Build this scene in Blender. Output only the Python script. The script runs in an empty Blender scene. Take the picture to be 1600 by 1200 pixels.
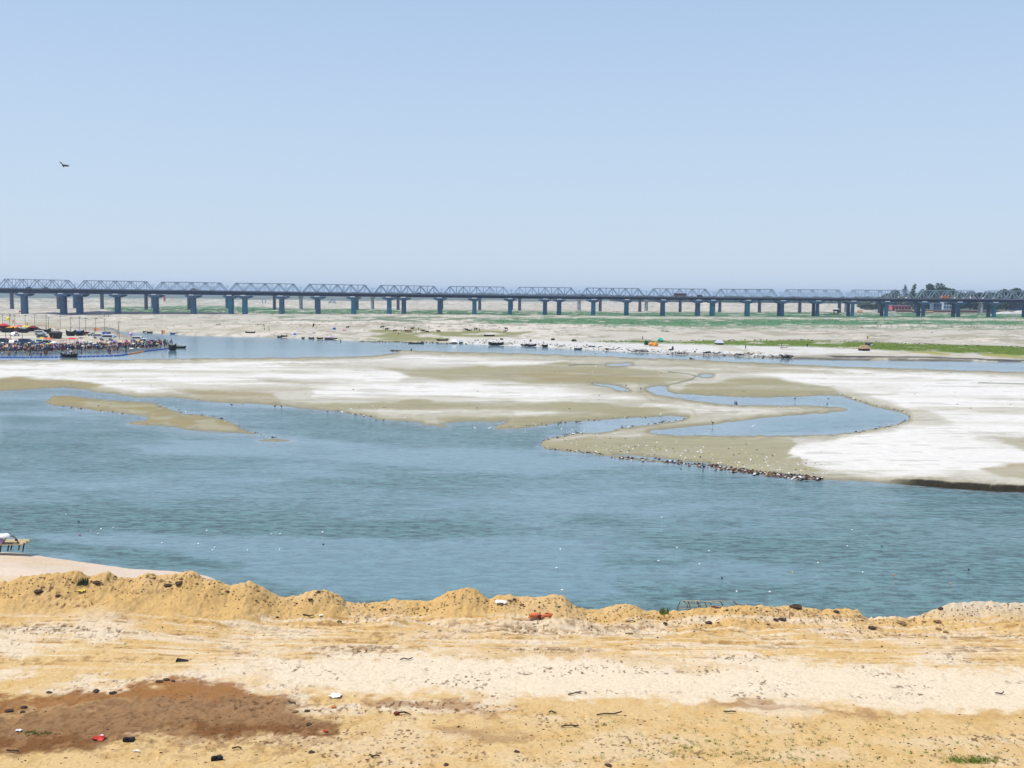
import bpy, math, random
import numpy as np
from mathutils import Vector, Matrix
random.seed(7); rng = np.random.default_rng(7)
SC = bpy.context.scene; COL = SC.collection

# ------------------------------------------------------------------ camera, sky, sun, exposure
F = 1600.0; CH = 20.0                      # focal length in photo pixels (photo 1600 wide), camera height above the water
PITCH = math.atan((600 - 457.3) / F); ROLL = math.radians(0.45)
fw = np.array([0, math.cos(PITCH), -math.sin(PITCH)]); r0 = np.array([1.0, 0, 0]); u0 = np.array([0, math.sin(PITCH), math.cos(PITCH)])
RT = math.cos(ROLL) * r0 + math.sin(ROLL) * u0
UP = -math.sin(ROLL) * r0 + math.cos(ROLL) * u0
cam = bpy.data.cameras.new('camera'); cam_o = bpy.data.objects.new('camera', cam); COL.objects.link(cam_o)
cam.sensor_width = 36; cam.lens = 36 * F / 1600; cam.clip_end = 60000; cam.clip_start = 0.5
m = Matrix(((RT[0], UP[0], -fw[0], 0), (RT[1], UP[1], -fw[1], 0), (RT[2], UP[2], -fw[2], CH), (0, 0, 0, 1)))
cam_o.matrix_world = m; SC.camera = cam_o

SUN_AZ, SUN_EL = -102, 62                    # degrees, azimuth from +Y towards +X
w = bpy.data.worlds.new('World'); SC.world = w; w.use_nodes = True
nt = w.node_tree; bg = nt.nodes['Background']
sky = nt.nodes.new('ShaderNodeTexSky'); sky.sky_type = 'NISHITA'; sky.sun_disc = False
sky.sun_elevation = math.radians(SUN_EL); sky.sun_rotation = math.radians(SUN_AZ)
sky.air_density = 1.0; sky.dust_density = 1.6; sky.ozone_density = 2.2
# thin summer haze layer of the sky: pale at the horizon, blue above, laid over the sky model
geo = nt.nodes.new('ShaderNodeTexCoord'); sx = nt.nodes.new('ShaderNodeSeparateXYZ'); nt.links.new(geo.outputs['Generated'], sx.inputs[0])
cr = nt.nodes.new('ShaderNodeValToRGB'); nt.links.new(sx.outputs['Z'], cr.inputs[0])
el = cr.color_ramp.elements; SKYK = 1 / .12
for i, (p, c) in enumerate(((0.0, (.55, .655, .77)), (0.06, (.52, .635, .77)), (.17, (.455, .585, .76)), (.32, (.35, .49, .715)), (1.0, (.16, .30, .58)))):
    if i > 1: el.new(p)
    el[i].position = p; el[i].color = (*c, 1)
sc_ = nt.nodes.new('ShaderNodeVectorMath'); sc_.operation = 'SCALE'; sc_.inputs['Scale'].default_value = SKYK; nt.links.new(cr.outputs[0], sc_.inputs[0])
mx = nt.nodes.new('ShaderNodeMix'); mx.data_type = 'RGBA'; mx.inputs[0].default_value = .88; nt.links.new(sky.outputs[0], mx.inputs[6]); nt.links.new(sc_.outputs[0], mx.inputs[7])
nt.links.new(mx.outputs[2], bg.inputs[0]); bg.inputs[1].default_value = 0.12
sl = bpy.data.lights.new('sun', 'SUN'); sl.energy = 4.3; sl.angle = math.radians(0.5); sl.color = (1.0, 0.955, 0.89)
so = bpy.data.objects.new('sun', sl); COL.objects.link(so)
a, e = math.radians(SUN_AZ), math.radians(SUN_EL)
so.rotation_euler = Vector((math.sin(a) * math.cos(e), math.cos(a) * math.cos(e), math.sin(e))).to_track_quat('Z', 'Y').to_euler()
so.location = (-50, 50, 120)
SC.view_settings.view_transform = 'Standard'; SC.view_settings.look = 'None'
SC.view_settings.exposure = 0.22; SC.view_settings.gamma = 1
SC.cycles.use_denoising = True
SC.cycles.max_bounces = 5; SC.cycles.volume_bounces = 0

# ------------------------------------------------------------------ helpers
def unproj(x, y, z=0.0):
    d = fw + (x - 800) / F * RT - (y - 600) / F * UP
    t = (z - CH) / d[2]
    return np.array([0, 0, CH]) + d * t
def at_dist(x, y, Y):
    d = fw + (x - 800) / F * RT - (y - 600) / F * UP
    return np.array([0, 0, CH]) + d * (Y / d[1])
def proj(X, Y, Z):
    Zc = Z - CH
    c = X * fw[0] + Y * fw[1] + Zc * fw[2]; c = np.maximum(c, 1e-3)
    return 800 + F * (X * RT[0] + Y * RT[1] + Zc * RT[2]) / c, 600 - F * (X * UP[0] + Y * UP[1] + Zc * UP[2]) / c
_perm = rng.random((512, 512))
def vnoise(x, y, seed=0):
    x = x + seed * 17.37; y = y + seed * 91.73
    xi = np.floor(x).astype(np.int64); yi = np.floor(y).astype(np.int64)
    fx = x - xi; fy = y - yi; fx = fx * fx * (3 - 2 * fx); fy = fy * fy * (3 - 2 * fy)
    g = lambda a, b: _perm[a & 511, b & 511]
    return (g(xi, yi) * (1 - fx) + g(xi + 1, yi) * fx) * (1 - fy) + (g(xi, yi + 1) * (1 - fx) + g(xi + 1, yi + 1) * fx) * fy
def fbm(x, y, o=4, seed=0):
    s = 0; a = .5; n = 0
    for i in range(o):
        s = s + a * vnoise(x, y, seed + i * 3); n += a; a *= .5
        x, y = 2.03 * x * .96 - .28 * 2 * y, 2.03 * y * .96 + .28 * 2 * x
    return s / n
def smooth(a, b, x):
    t = np.clip((x - a) / (b - a), 0, 1); return t * t * (3 - 2 * t)
def sdpoly(px, py, poly, pad=60):
    """signed distance, positive inside; far outside returns -pad"""
    P = np.array(poly, float); out = np.full(px.shape, -float(pad))
    lo = P.min(0) - pad; hi = P.max(0) + pad
    sel = (px > lo[0]) & (px < hi[0]) & (py > lo[1]) & (py < hi[1])
    x = px[sel]; y = py[sel]
    if x.size == 0: return out
    d2 = np.full(x.shape, 1e18); ins = np.zeros(x.shape, bool)
    for i in range(len(P)):
        a, b = P[i], P[(i + 1) % len(P)]
        ex, ey = b - a; L = ex * ex + ey * ey + 1e-12
        t = np.clip(((x - a[0]) * ex + (y - a[1]) * ey) / L, 0, 1)
        dx = x - a[0] - t * ex; dy = y - a[1] - t * ey
        d2 = np.minimum(d2, dx * dx + dy * dy)
        if a[1] != b[1]:
            c = ((a[1] > y) != (b[1] > y)) & (x < (b[0] - a[0]) * (y - a[1]) / (b[1] - a[1]) + a[0]); ins ^= c
    out[sel] = np.where(ins, 1, -1) * np.minimum(np.sqrt(d2), pad)
    return out
def srgb(r, g, b, k=1.0):
    f = lambda c: (c / 255 / 12.92 if c <= 10 else ((c / 255 + .055) / 1.055) ** 2.4)
    return np.array([f(r) * k, f(g) * k, f(b) * k])

LABELS = {}
def tag(o, label=None, cat=None, group=None, kind=None):
    if label: o['label'] = label
    if cat: o['category'] = cat
    if group: o['group'] = group
    if kind: o['kind'] = kind
    return o
def empty(name, loc=(0, 0, 0), rz=0, label=None, cat=None, group=None):
    o = bpy.data.objects.new(name, None); COL.objects.link(o); o.empty_display_size = .3
    o.location = Vector(loc); o.rotation_euler = (0, 0, rz); return tag(o, label, cat, group)
def link(name, me, parent=None, loc=None, rz=None):
    o = bpy.data.objects.new(name, me); COL.objects.link(o)
    if parent: o.parent = parent
    if loc is not None: o.location = Vector(loc)
    if rz is not None: o.rotation_euler = (0, 0, rz)
    return o
class MB:
    def __init__(s): s.v = []; s.f = []; s.m = []
    def add(s, vs, fs, mi=0):
        n = len(s.v); s.v += [tuple(map(float, p)) for p in vs]; s.f += [tuple(i + n for i in f) for f in fs]; s.m += [mi] * len(fs); return s
    def box(s, c, d, mi=0, rz=0, tap=1.0, ry=0):
        vs = []
        for k in (-1, 1):
            t = tap if k > 0 else 1.0
            for (i, j) in ((-1, -1), (1, -1), (1, 1), (-1, 1)):
                x, y, z = i * d[0] / 2 * t, j * d[1] / 2 * t, k * d[2] / 2
                if ry: x, z = x * math.cos(ry) + z * math.sin(ry), -x * math.sin(ry) + z * math.cos(ry)
                vs.append((c[0] + x * math.cos(rz) - y * math.sin(rz), c[1] + x * math.sin(rz) + y * math.cos(rz), c[2] + z))
        return s.add(vs, [(3, 2, 1, 0), (4, 5, 6, 7), (0, 1, 5, 4), (1, 2, 6, 5), (2, 3, 7, 6), (3, 0, 4, 7)], mi)
    def tube(s, p, q, r, r2=None, n=6, mi=0):
        p, q = Vector(p), Vector(q); r2 = r if r2 is None else r2
        z = (q - p).normalized(); x = z.orthogonal().normalized(); y = z.cross(x)
        vs = []
        for c, rr in ((p, r), (q, r2)):
            for k in range(n):
                a = 2 * math.pi * k / n; vs.append(c + x * math.cos(a) * rr + y * math.sin(a) * rr)
        fs = [(k, (k + 1) % n, n + (k + 1) % n, n + k) for k in range(n)] + [tuple(range(n - 1, -1, -1)), tuple(range(n, 2 * n))]
        return s.add(vs, fs, mi)
    def path(s, pts, r, n=6, mi=0):
        for a, b in zip(pts[:-1], pts[1:]): s.tube(a, b, r, r, n, mi)
        return s
    def lathe(s, prof, n=10, c=(0, 0, 0), mi=0, sx=1, sy=1, jit=0):
        vs = []
        for (r, z) in prof:
            for k in range(n):
                a = 2 * math.pi * k / n; rr = r * (1 + random.uniform(-jit, jit)); vs.append((c[0] + math.cos(a) * rr * sx, c[1] + math.sin(a) * rr * sy, c[2] + z))
        fs = []
        for j in range(len(prof) - 1):
            for k in range(n): fs.append((j * n + k, j * n + (k + 1) % n, (j + 1) * n + (k + 1) % n, (j + 1) * n + k))
        if prof[0][0] > 1e-3: fs.append(tuple(range(n - 1, -1, -1)))
        if prof[-1][0] > 1e-3: fs.append(tuple((len(prof) - 1) * n + k for k in range(n)))
        return s.add(vs, fs, mi)
    def blob(s, c, r, mi=0, jit=.2, n=7, m=5):
        prof = [(max(1e-4, math.sin(math.pi * j / m)), -math.cos(math.pi * j / m)) for j in range(m + 1)]
        vs = []
        for (q, z) in prof:
            for k in range(n):
                a = 2 * math.pi * k / n; g = 1 + random.uniform(-jit, jit); vs.append((c[0] + math.cos(a) * q * r[0] * g, c[1] + math.sin(a) * q * r[1] * g, c[2] + z * r[2] * (1 + random.uniform(-jit, jit) * .5)))
        fs = [(j * n + k, j * n + (k + 1) % n, (j + 1) * n + (k + 1) % n, (j + 1) * n + k) for j in range(m) for k in range(n)]
        return s.add(vs, fs, mi)
    def mesh(s, name, mats, smooth=False):
        me = bpy.data.meshes.new(name); me.from_pydata(s.v, [], s.f)
        for mt in (mats if isinstance(mats, (list, tuple)) else [mats]): me.materials.append(mt)
        me.polygons.foreach_set('material_index', s.m)
        if smooth: me.polygons.foreach_set('use_smooth', [True] * len(s.f))
        me.update(); return me
    def build(s, name, mats, parent=None, loc=None, rz=None, smooth=False): return link(name, s.mesh(name, mats, smooth), parent, loc, rz)

def mat(name, col, rough=.8, metal=0, noise=.25, scale=3.0, bump=0, spec=.3, attr=None):
    m = bpy.data.materials.new(name); m.use_nodes = True; n = m.node_tree; b = n.nodes['Principled BSDF']
    b.inputs['Roughness'].default_value = rough; b.inputs['Metallic'].default_value = metal; b.inputs['Specular IOR Level'].default_value = spec
    tc = n.nodes.new('ShaderNodeTexCoord'); nz = n.nodes.new('ShaderNodeTexNoise'); nz.inputs['Scale'].default_value = scale; nz.inputs['Detail'].default_value = 5
    n.links.new(tc.outputs['Object'], nz.inputs['Vector'])
    mr = n.nodes.new('ShaderNodeMapRange'); mr.inputs['From Min'].default_value = .3; mr.inputs['From Max'].default_value = .7
    mr.inputs['To Min'].default_value = 1 - noise; mr.inputs['To Max'].default_value = 1 + noise; n.links.new(nz.outputs[0], mr.inputs['Value'])
    vm = n.nodes.new('ShaderNodeVectorMath'); vm.operation = 'SCALE'; n.links.new(mr.outputs[0], vm.inputs['Scale'])
    if attr == 'OBJ':
        oi = n.nodes.new('ShaderNodeObjectInfo'); n.links.new(oi.outputs['Color'], vm.inputs[0])
    elif attr:
        at = n.nodes.new('ShaderNodeAttribute'); at.attribute_name = attr; n.links.new(at.outputs['Color'], vm.inputs[0])
    else: vm.inputs[0].default_value = tuple(col)[:3]
    n.links.new(vm.outputs[0], b.inputs['Base Color'])
    if bump:
        bp = n.nodes.new('ShaderNodeBump'); bp.inputs['Strength'].default_value = bump; bp.inputs['Distance'].default_value = .05
        n.links.new(nz.outputs[0], bp.inputs['Height']); n.links.new(bp.outputs[0], b.inputs['Normal'])
    return m

# ------------------------------------------------------------------ river map: outlines of land and water (traced, then laid flat on the water plane)
FAR_SHORE = [(-500, 512), (100, 514), (178, 517), (240, 520), (300, 524), (360, 525.5), (430, 527), (500, 530), (550, 532), (620, 534), (700, 536), (760, 539), (850, 542), (900, 546), (950, 548.5), (1000, 551), (1060, 554), (1150, 557), (1200, 559), (1250, 561), (1300, 562.5), (1400, 563.5), (1500, 564.5), (1600, 566), (2000, 570)]
BANK = FAR_SHORE + [(3200, 575), (6000, 300), (-6000, 300), (-3000, 512)]
SPIT = [(-3000, 505), (-3000, 547), (0, 549.5), (60, 550), (110, 548), (170, 547), (200, 545.5), (235, 543.5), (270, 541.5), (290, 540.5), (270, 537.5), (240, 533.5), (215, 529.5), (195, 524), (178, 516), (100, 505)]
SAND = [(-3000, 563), (0, 562.5), (200, 562), (300, 560.5), (420, 559), (500, 558.3), (560, 557), (600, 554), (621, 551), (624, 548.5), (608, 546.2), (640, 547.5), (700, 549.5), (800, 552), (850, 553.5), (1000, 559), (1100, 563), (1200, 567), (1300, 572), (1380, 574.5), (1480, 578), (1600, 581), (2000, 588), (3200, 600),
        (3200, 800), (1900, 781), (1600, 770), (1521, 766), (1469, 762), (1416, 757.4), (1364, 753), (1337, 751.6), (1285, 750), (1240, 747.7), (1200, 743), (1150, 737), (1098, 729), (1050, 724), (988, 718), (956, 714), (925, 709.6), (872, 704.4), (851, 701.7), (845, 695), (849, 688.6), (864, 683.4), (888, 679.4), (912, 676), (946, 673.4), (967, 669.7), (1004, 665), (1043, 659.7), (1067, 656.5), (1075, 652.5), (1046, 650), (1006, 652.4), (972, 654), (939, 656.4), (905, 659), (871, 661), (837, 666.5), (804, 670), (777, 671), (773, 667.5), (794, 658.5), (770, 659.5), (736, 658), (709, 659.5), (689, 662), (702, 666.5), (665, 665), (662, 661.5), (642, 658), (611, 656.5), (594, 656), (567, 650), (530, 643), (500, 640.5), (466, 638), (435, 634), (405, 631), (371, 630.5), (337, 628), (304, 625), (270, 621.7), (243, 621), (216, 621.7), (189, 617), (148, 612.5), (135, 609), (101, 606), (67, 607.5), (34, 609), (0, 611), (-3000, 618)]
HOLES = [
 [(1014, 675.5), (1019, 673), (1056, 669), (1096, 665), (1130, 661), (1166, 656.5), (1206, 652), (1240, 648.5), (1285, 646), (1317, 643), (1325, 640), (1311, 636), (1285, 634.3), (1245, 633.5), (1161, 633), (1122, 631), (1082, 625.6), (1051, 621), (1025, 616.4), (1014, 611), (1009, 607.8), (1017, 604.6), (1030, 603.3), (1041, 604.6), (1043, 611), (1054, 615.6), (1082, 616.4), (1122, 619), (1161, 621), (1206, 621), (1259, 619), (1311, 619), (1338, 627), (1364, 635.6), (1403, 643.5), (1421, 650), (1420, 656), (1403, 662), (1377, 668), (1338, 675), (1306, 678.6), (1259, 680), (1180, 680.7), (1082, 680.7), (1030, 679.4)],
 [(925, 599.4), (951, 600.7), (975, 606), (985, 611), (967, 610), (951, 604.6), (933, 602)],
 [(946, 570.2), (962, 568.3), (984, 568.2), (990, 569.6), (974, 571.2), (956, 571.6)],
 [(1093, 586.8), (1100, 585), (1112, 585.4), (1116, 587.6), (1108, 588.9), (1098, 588.6)],
 [(958, 710.5), (990, 712), (1040, 717), (1090, 722), (1136, 728), (1120, 730), (1080, 726.5), (1030, 720.5), (985, 715)],
 [(905, 675.5), (935, 671), (965, 670.5), (955, 673), (930, 676.5)]]
ISLES = [[(71, 628.4), (84, 618.3), (111, 618.3), (148, 622.7), (189, 627), (243, 629.4), (246, 632.8), (260, 638), (287, 647), (317, 648.7), (341, 653), (368, 662), (371, 666.6), (388, 673.3), (408, 679), (371, 676.7), (337, 675), (293, 671.6), (270, 666.6), (202, 663), (202, 660), (229, 656.4), (233, 651.4), (202, 647.3), (152, 642), (118, 637), (84, 633.8)],
         [(404, 688), (425, 685.5), (440, 686), (457, 689), (436, 690.5), (418, 690)]]
def lerp_table(tab, x):
    t = np.array(tab, float); return np.interp(x, t[:, 0], t[:, 1])
GZ = [(-400, 1.5), (0, 1.6), (400, 2.8), (700, 3.8), (1100, 3.5), (1400, 4.2), (2000, 4.3)]   # ground level under the bridge

us = np.concatenate([np.linspace(-4200, -860, 60), np.linspace(-856, 856, 800), np.linspace(860, 4200, 60)])
ws = np.concatenate([[2.2, 2.7, 3.3, 4, 5, 6], np.arange(7, 60, .55), np.arange(60, 130, .55), np.arange(130, 320, .9), np.arange(320, 545, 3)])
NU, NW = len(us), len(ws)
D = F * CH / ws
GX = np.clip(us[None, :] * D[:, None] / F, -9000, 9000); GY = np.repeat(D[:, None], NU, 1)
px0, py0 = proj(GX, GY, 0 * GX)
wob = (fbm(px0 / 14, py0 / 5, 4, 3) - .5)
s_bank = sdpoly(px0, py0, BANK); s_spit = sdpoly(px0, py0, SPIT)
s_sand = sdpoly(px0, py0, SAND)
for h in HOLES: s_sand = np.minimum(s_sand, -sdpoly(px0, py0, h))
s_isle = np.maximum(sdpoly(px0, py0, ISLES[0]), sdpoly(px0, py0, ISLES[1]))
s_low = np.maximum(s_sand, s_isle) + wob * 2.6 + (fbm(px0 / 4, py0 / 1.6, 3, 4) - .5) * 1.3
s_hi = np.maximum(s_bank, s_spit) + wob * 1.2
s = np.maximum(s_low, s_hi)
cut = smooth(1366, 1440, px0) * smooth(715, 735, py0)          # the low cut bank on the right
z_low = np.clip(s_low * .022, -.9, .20) + cut * .5 * smooth(0.1, 1.2, s_low) + .04 * (fbm(GX / 7, GY / 7, 3, 5) - .5) * (s_low > 1)
zb = lerp_table(GZ, px0)
z_bank = np.clip(s_hi * .5, -.9, .55) + (zb - .55) * smooth(380, 740, GY) * (s_hi > 0)
z_spit = np.clip(s_hi * .3, -.9, .8)
z_bank = np.where(s_spit > s_bank, z_spit, z_bank)
rel = (fbm(GX / 35, GY / 22, 4, 9) - .5)
z_bank = z_bank + rel * .7 * smooth(2, 8, s_hi) * (GY > 420) * (GY < 745) + 0.35 * (fbm(GX / 6, GY / 6, 3, 19) - .5) * smooth(2, 5, s_hi)
emb = smooth(1240, 1420, px0) * smooth(985, 1060, GY) * .8      # raised bank behind the bridge on the right
z_bank = z_bank + emb - 1.2 * smooth(900, 1400, GY) * (emb < .5)
GZ_ = np.where(s_hi > s_low, z_bank, z_low)
GZ_ = np.where((s < 0), np.maximum(GZ_, -1.4), GZ_); GZ_ = np.where(GY < 90, -1.5, GZ_)

# colours of the flats
px, py = proj(GX, GY, GZ_)
wx = (fbm(px / 60, py / 12, 4, 21) - .5) * 60; wy = (fbm(px / 45, py / 10, 4, 31) - .5) * 9
qx, qy = px + wx, py + wy
C = lambda r, g, b: srgb(r, g, b, .66)
WHITE = C(240, 234, 224); GREY = C(206, 199, 182); OLIVE = C(163, 154, 116); BROWN = C(160, 143, 95); WET = C(150, 143, 118)
FAR1 = C(208, 199, 181); GREEN = C(90, 130, 88); LIME = C(108, 130, 36); OLGR = C(150, 148, 96)
def mix(c, col, t): return c * (1 - t[..., None]) + col * t[..., None]
col = np.broadcast_to(GREY, GX.shape + (3,)).copy()
def paint(c, color, poly, feather, amt=1.0, bx=None, by=None):
    sd = sdpoly(qx if bx is None else bx, qy if by is None else by, poly)
    return mix(c, color, smooth(-feather, feather, sd) * amt)
for p in ([(-3000, 562), (0, 561), (300, 559), (420, 561), (600, 566), (450, 572), (560, 578), (640, 582), (640, 590), (600, 597), (500, 605), (400, 607), (300, 610), (200, 612), (150, 605), (100, 595), (0, 590), (-3000, 592)],
          [(500, 600), (700, 598), (900, 606), (960, 618), (1000, 622), (950, 628), (860, 626), (740, 628), (690, 630), (600, 622), (500, 618)],
          [(600, 644), (700, 641), (840, 638), (870, 642), (860, 650), (800, 652), (700, 650), (610, 650)],
          [(500, 558), (640, 555), (700, 557), (900, 566), (800, 570), (640, 568), (500, 562)],
          [(1230, 700), (1290, 690), (1400, 668), (1500, 663), (1600, 662), (3000, 660), (3000, 760), (1600, 759), (1450, 755), (1360, 748), (1290, 735), (1240, 715)],
          [(1080, 572), (1200, 573), (1300, 575), (1600, 590), (3000, 592), (3000, 662), (1600, 660), (1480, 662), (1440, 645), (1380, 625), (1300, 605), (1220, 590)],
          [(1000, 630), (1080, 633), (1200, 643), (1080, 647), (1000, 645)]):
    col = paint(col, WHITE, p, 4.5)
for p, c_, am in (([(590, 578), (640, 576), (900, 567), (1000, 575), (1080, 590), (1050, 600), (900, 601), (760, 597), (640, 587)], OLIVE, .85), ([(800, 583), (950, 580), (1030, 590), (1000, 598), (860, 597)], BROWN, .55),
          ([(1080, 600), (1160, 590), (1230, 592), (1300, 605), (1310, 612), (1200, 621), (1060, 615)], OLIVE, .95), ([(470, 632), (520, 630), (640, 625), (760, 632), (900, 626), (1050, 640), (1000, 648), (700, 640), (520, 638)], OLIVE, .85),
          ([(-3000, 592), (0, 589), (90, 591), (150, 603), (120, 610), (0, 613), (-3000, 622)], BROWN, .9), ([(290, 611), (420, 613), (450, 634), (350, 632)], BROWN, .7),
          ([(840, 690), (1000, 680), (1240, 686), (1240, 716), (1300, 748), (1200, 745), (1000, 718), (850, 706)], OLIVE, .8),
          ([(1520, 683), (3000, 678), (3000, 704), (1600, 702)], OLIVE, .8), ([(1530, 732), (1570, 724), (3000, 718), (3000, 750), (1600, 748)], BROWN, .75), ([(1400, 650), (1460, 652), (1490, 660), (1440, 664), (1400, 662)], GREY, .8),
          ([(400, 590), (560, 594), (500, 600), (420, 598)], GREY, .9), ([(140, 588), (250, 588), (240, 592), (150, 592)], GREY, .8), ([(700, 652), (870, 650), (1050, 646), (1040, 652), (780, 668), (700, 660)], OLIVE, .7)):
    col = paint(col, c_, p, 3.0, am)
st = fbm(GX / 24, GY / 9, 5, 41)
col = mix(col, GREY * .95, smooth(.5, .68, st) * .42 * (1 - .85 * smooth(-6, 12, sdpoly(px, py, [(1240, 712), (1290, 692), (1400, 670), (1500, 668), (1560, 700), (1540, 735), (1450, 748), (1360, 744), (1290, 730)]))) * smooth(0, 4, s_low))
col = mix(col, OLIVE, smooth(.56, .7, fbm(GX / 40, GY / 14, 5, 47)) * .45)
s_big = np.minimum(sdpoly(px0, py0, SAND), -sdpoly(px0, py0, HOLES[0]))
cst = fbm(s_big / 4.5 + wob * 2, px / 170 + py / 60, 4, 141)
col = mix(col, OLIVE * .97, smooth(.54, .64, cst) * .38 * smooth(22, 10, s_big) * smooth(0, 3, s_low))
col = mix(col, OLIVE * .98, smooth(9, 2, s_big + (cst - .5) * 16) * .6 * (s_isle < 0))
col = mix(col, WET * .9, smooth(.62, .68, fbm(px / 70, py / 2.2, 4, 145)) * .3 * (s_low > 1))
for ln in ([(1045, 581), (1075, 584), (1088, 588), (1080, 593), (1055, 599), (1040, 603)], [(890, 571), (905, 569.5), (940, 570)], [(1530, 598), (1640, 601)]):
    sdl = np.full(px.shape, 1e9)
    for a0, b0 in zip(ln[:-1], ln[1:]):
        ex, ey = b0[0] - a0[0], b0[1] - a0[1]; tt = np.clip(((px - a0[0]) * ex + (py - a0[1]) * ey) / (ex * ex + ey * ey), 0, 1); sdl = np.minimum(sdl, np.hypot((px - a0[0] - tt * ex) * .45, py - a0[1] - tt * ey))
    col = mix(col, C(118, 122, 98), smooth(1.6, .4, sdl + wob) * .75)
col = mix(col, OLIVE, smooth(2, -1, sdpoly(px, py, ISLES[0]) * -1) * 0.0 + (s_isle > -2) * .75)
col = mix(col, BROWN * .95, (s_isle > -2) * smooth(.42, .6, fbm(px / 30, py / 5, 4, 147) + .15 * smooth(200, 90, px)) * .7)
col = mix(col, WET, smooth(4.5, .8, s_low + wob * 3) * .85)
col = mix(col, WET * .75, smooth(1.0, .1, s_low) * .7 * smooth(.3, .55, fbm(px / 12, py / 6, 3, 65)))
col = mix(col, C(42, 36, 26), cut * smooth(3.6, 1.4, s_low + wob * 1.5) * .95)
# far bank
fc = np.broadcast_to(FAR1, GX.shape + (3,)).copy()
n1 = fbm(GX / 50, GY / 60, 5, 51); n2 = fbm(GX / 9, GY / 14, 4, 57); n3 = fbm(GX / 2.6, GY / 4, 3, 59)
fc = mix(fc, C(232, 218, 200), smooth(.5, .62, n1) * .8)
fc = mix(fc, C(165, 156, 130), smooth(.5, .66, n2) * .7)
fc = mix(fc, C(112, 116, 84), smooth(.6, .68, n3) * .55 * smooth(.35, .6, n1))
def band(c, color, poly, feather, n, lo=.42, hi=.55, amt=1.0):
    sd = sdpoly(px + wx * .4, py + wy * .35, poly)
    return mix(c, color, smooth(-feather, feather, sd) * smooth(lo, hi, n) * amt)
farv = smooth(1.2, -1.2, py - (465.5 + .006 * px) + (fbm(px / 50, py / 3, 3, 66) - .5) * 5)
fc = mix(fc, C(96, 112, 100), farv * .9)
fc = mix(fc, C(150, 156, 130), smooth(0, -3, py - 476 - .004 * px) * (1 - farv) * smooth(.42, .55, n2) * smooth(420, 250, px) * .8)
fc = mix(fc, C(66, 84, 60), smooth(1345, 1400, px + (fbm(px / 20, py, 3, 67) - .5) * 40) * smooth(1010, 1030, GY) * .9)
fc = band(fc, C(196, 186, 160), [(-600, 500), (300, 500), (560, 512), (300, 524), (-600, 520)], 3, n2 + .1, amt=.5)
fc = band(fc, GREEN, [(150, 480), (300, 477), (500, 482), (700, 485), (1000, 488), (1800, 490), (1800, 499), (1300, 497), (900, 494), (600, 491), (400, 489), (180, 488)], 1.5, n2 + .13)
fc = band(fc, C(120, 136, 104), [(430, 494), (760, 496), (900, 494), (900, 507), (700, 504), (440, 500)], 2, n2)
fc = band(fc, GREEN * 1.1, [(760, 500), (900, 497), (1100, 499), (1300, 499), (1800, 503), (1800, 507), (1300, 508), (1100, 511), (900, 507), (780, 505)], 1.8, n2 + .17)
fc = band(fc, C(140, 150, 120), [(900, 508), (1300, 509), (1800, 509), (1800, 517), (1300, 515), (1000, 514)], 2, n3 - .02)
fc = band(fc, OLGR, [(560, 515), (640, 514), (720, 516), (800, 517), (840, 520), (790, 525), (700, 533), (620, 532), (520, 530), (600, 523)], 2, n2 + .05)
fc = band(fc, LIME, [(900, 536), (950, 532), (1050, 532), (1150, 532), (1250, 531), (1400, 536), (1600, 542), (2200, 546), (2200, 558), (1600, 555), (1500, 552), (1400, 547), (1300, 543.5), (1150, 540.5), (1000, 538)], 1.5, n2 + .14 * smooth(1000, 1200, px) + .02)
fc = band(fc, C(168, 160, 70), [(1080, 541), (1300, 545), (1600, 555), (2200, 560), (2200, 562), (1600, 558), (1400, 552), (1200, 548)], 1.2, n2)
fc = band(fc, C(228, 224, 216), [(700, 526), (900, 533), (1300, 543), (1400, 549), (1200, 556), (1000, 552), (850, 543), (700, 537)], 2, n2 + .1, amt=.9)
fc = mix(fc, C(84, 78, 70), smooth(1.8, .3, s_hi) * smooth(900, 1200, px) * .8 * smooth(.4, .55, fbm(px / 25, py * .2, 3, 62) + .1))
fc = band(fc, C(52, 48, 42), [(1285, 556), (1330, 555.5), (1400, 556.5), (1500, 558.8), (1600, 561.5), (2200, 568), (2200, 571), (1600, 563.6), (1500, 560.8), (1400, 558.6), (1300, 557.8)], .7, n2 + .2, amt=.95)
fc = band(fc, C(66, 66, 78), [(60, 489), (105, 488), (150, 486), (220, 487.5), (400, 488.5), (330, 490.5), (160, 491.5), (105, 492)], .8, n2 + .3)  # bridge shadow painted into the ground colour along the left pier feet
spc = mix(np.broadcast_to(C(222, 212, 192), GX.shape + (3,)).copy(), C(176, 160, 132), smooth(.45, .65, n2) * .6)
spc = mix(spc, C(110, 98, 84), smooth(13, 5, s_spit) * .55)
spc = mix(spc, C(120, 128, 128), smooth(2.2, .4, s_spit) * .8)
fc = np.where((s_spit > s_bank - 1.5)[..., None] & (py > 511)[..., None], spc, fc)
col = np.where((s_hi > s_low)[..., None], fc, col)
del wx, wy, qx, qy, n1, n2, n3

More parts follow.
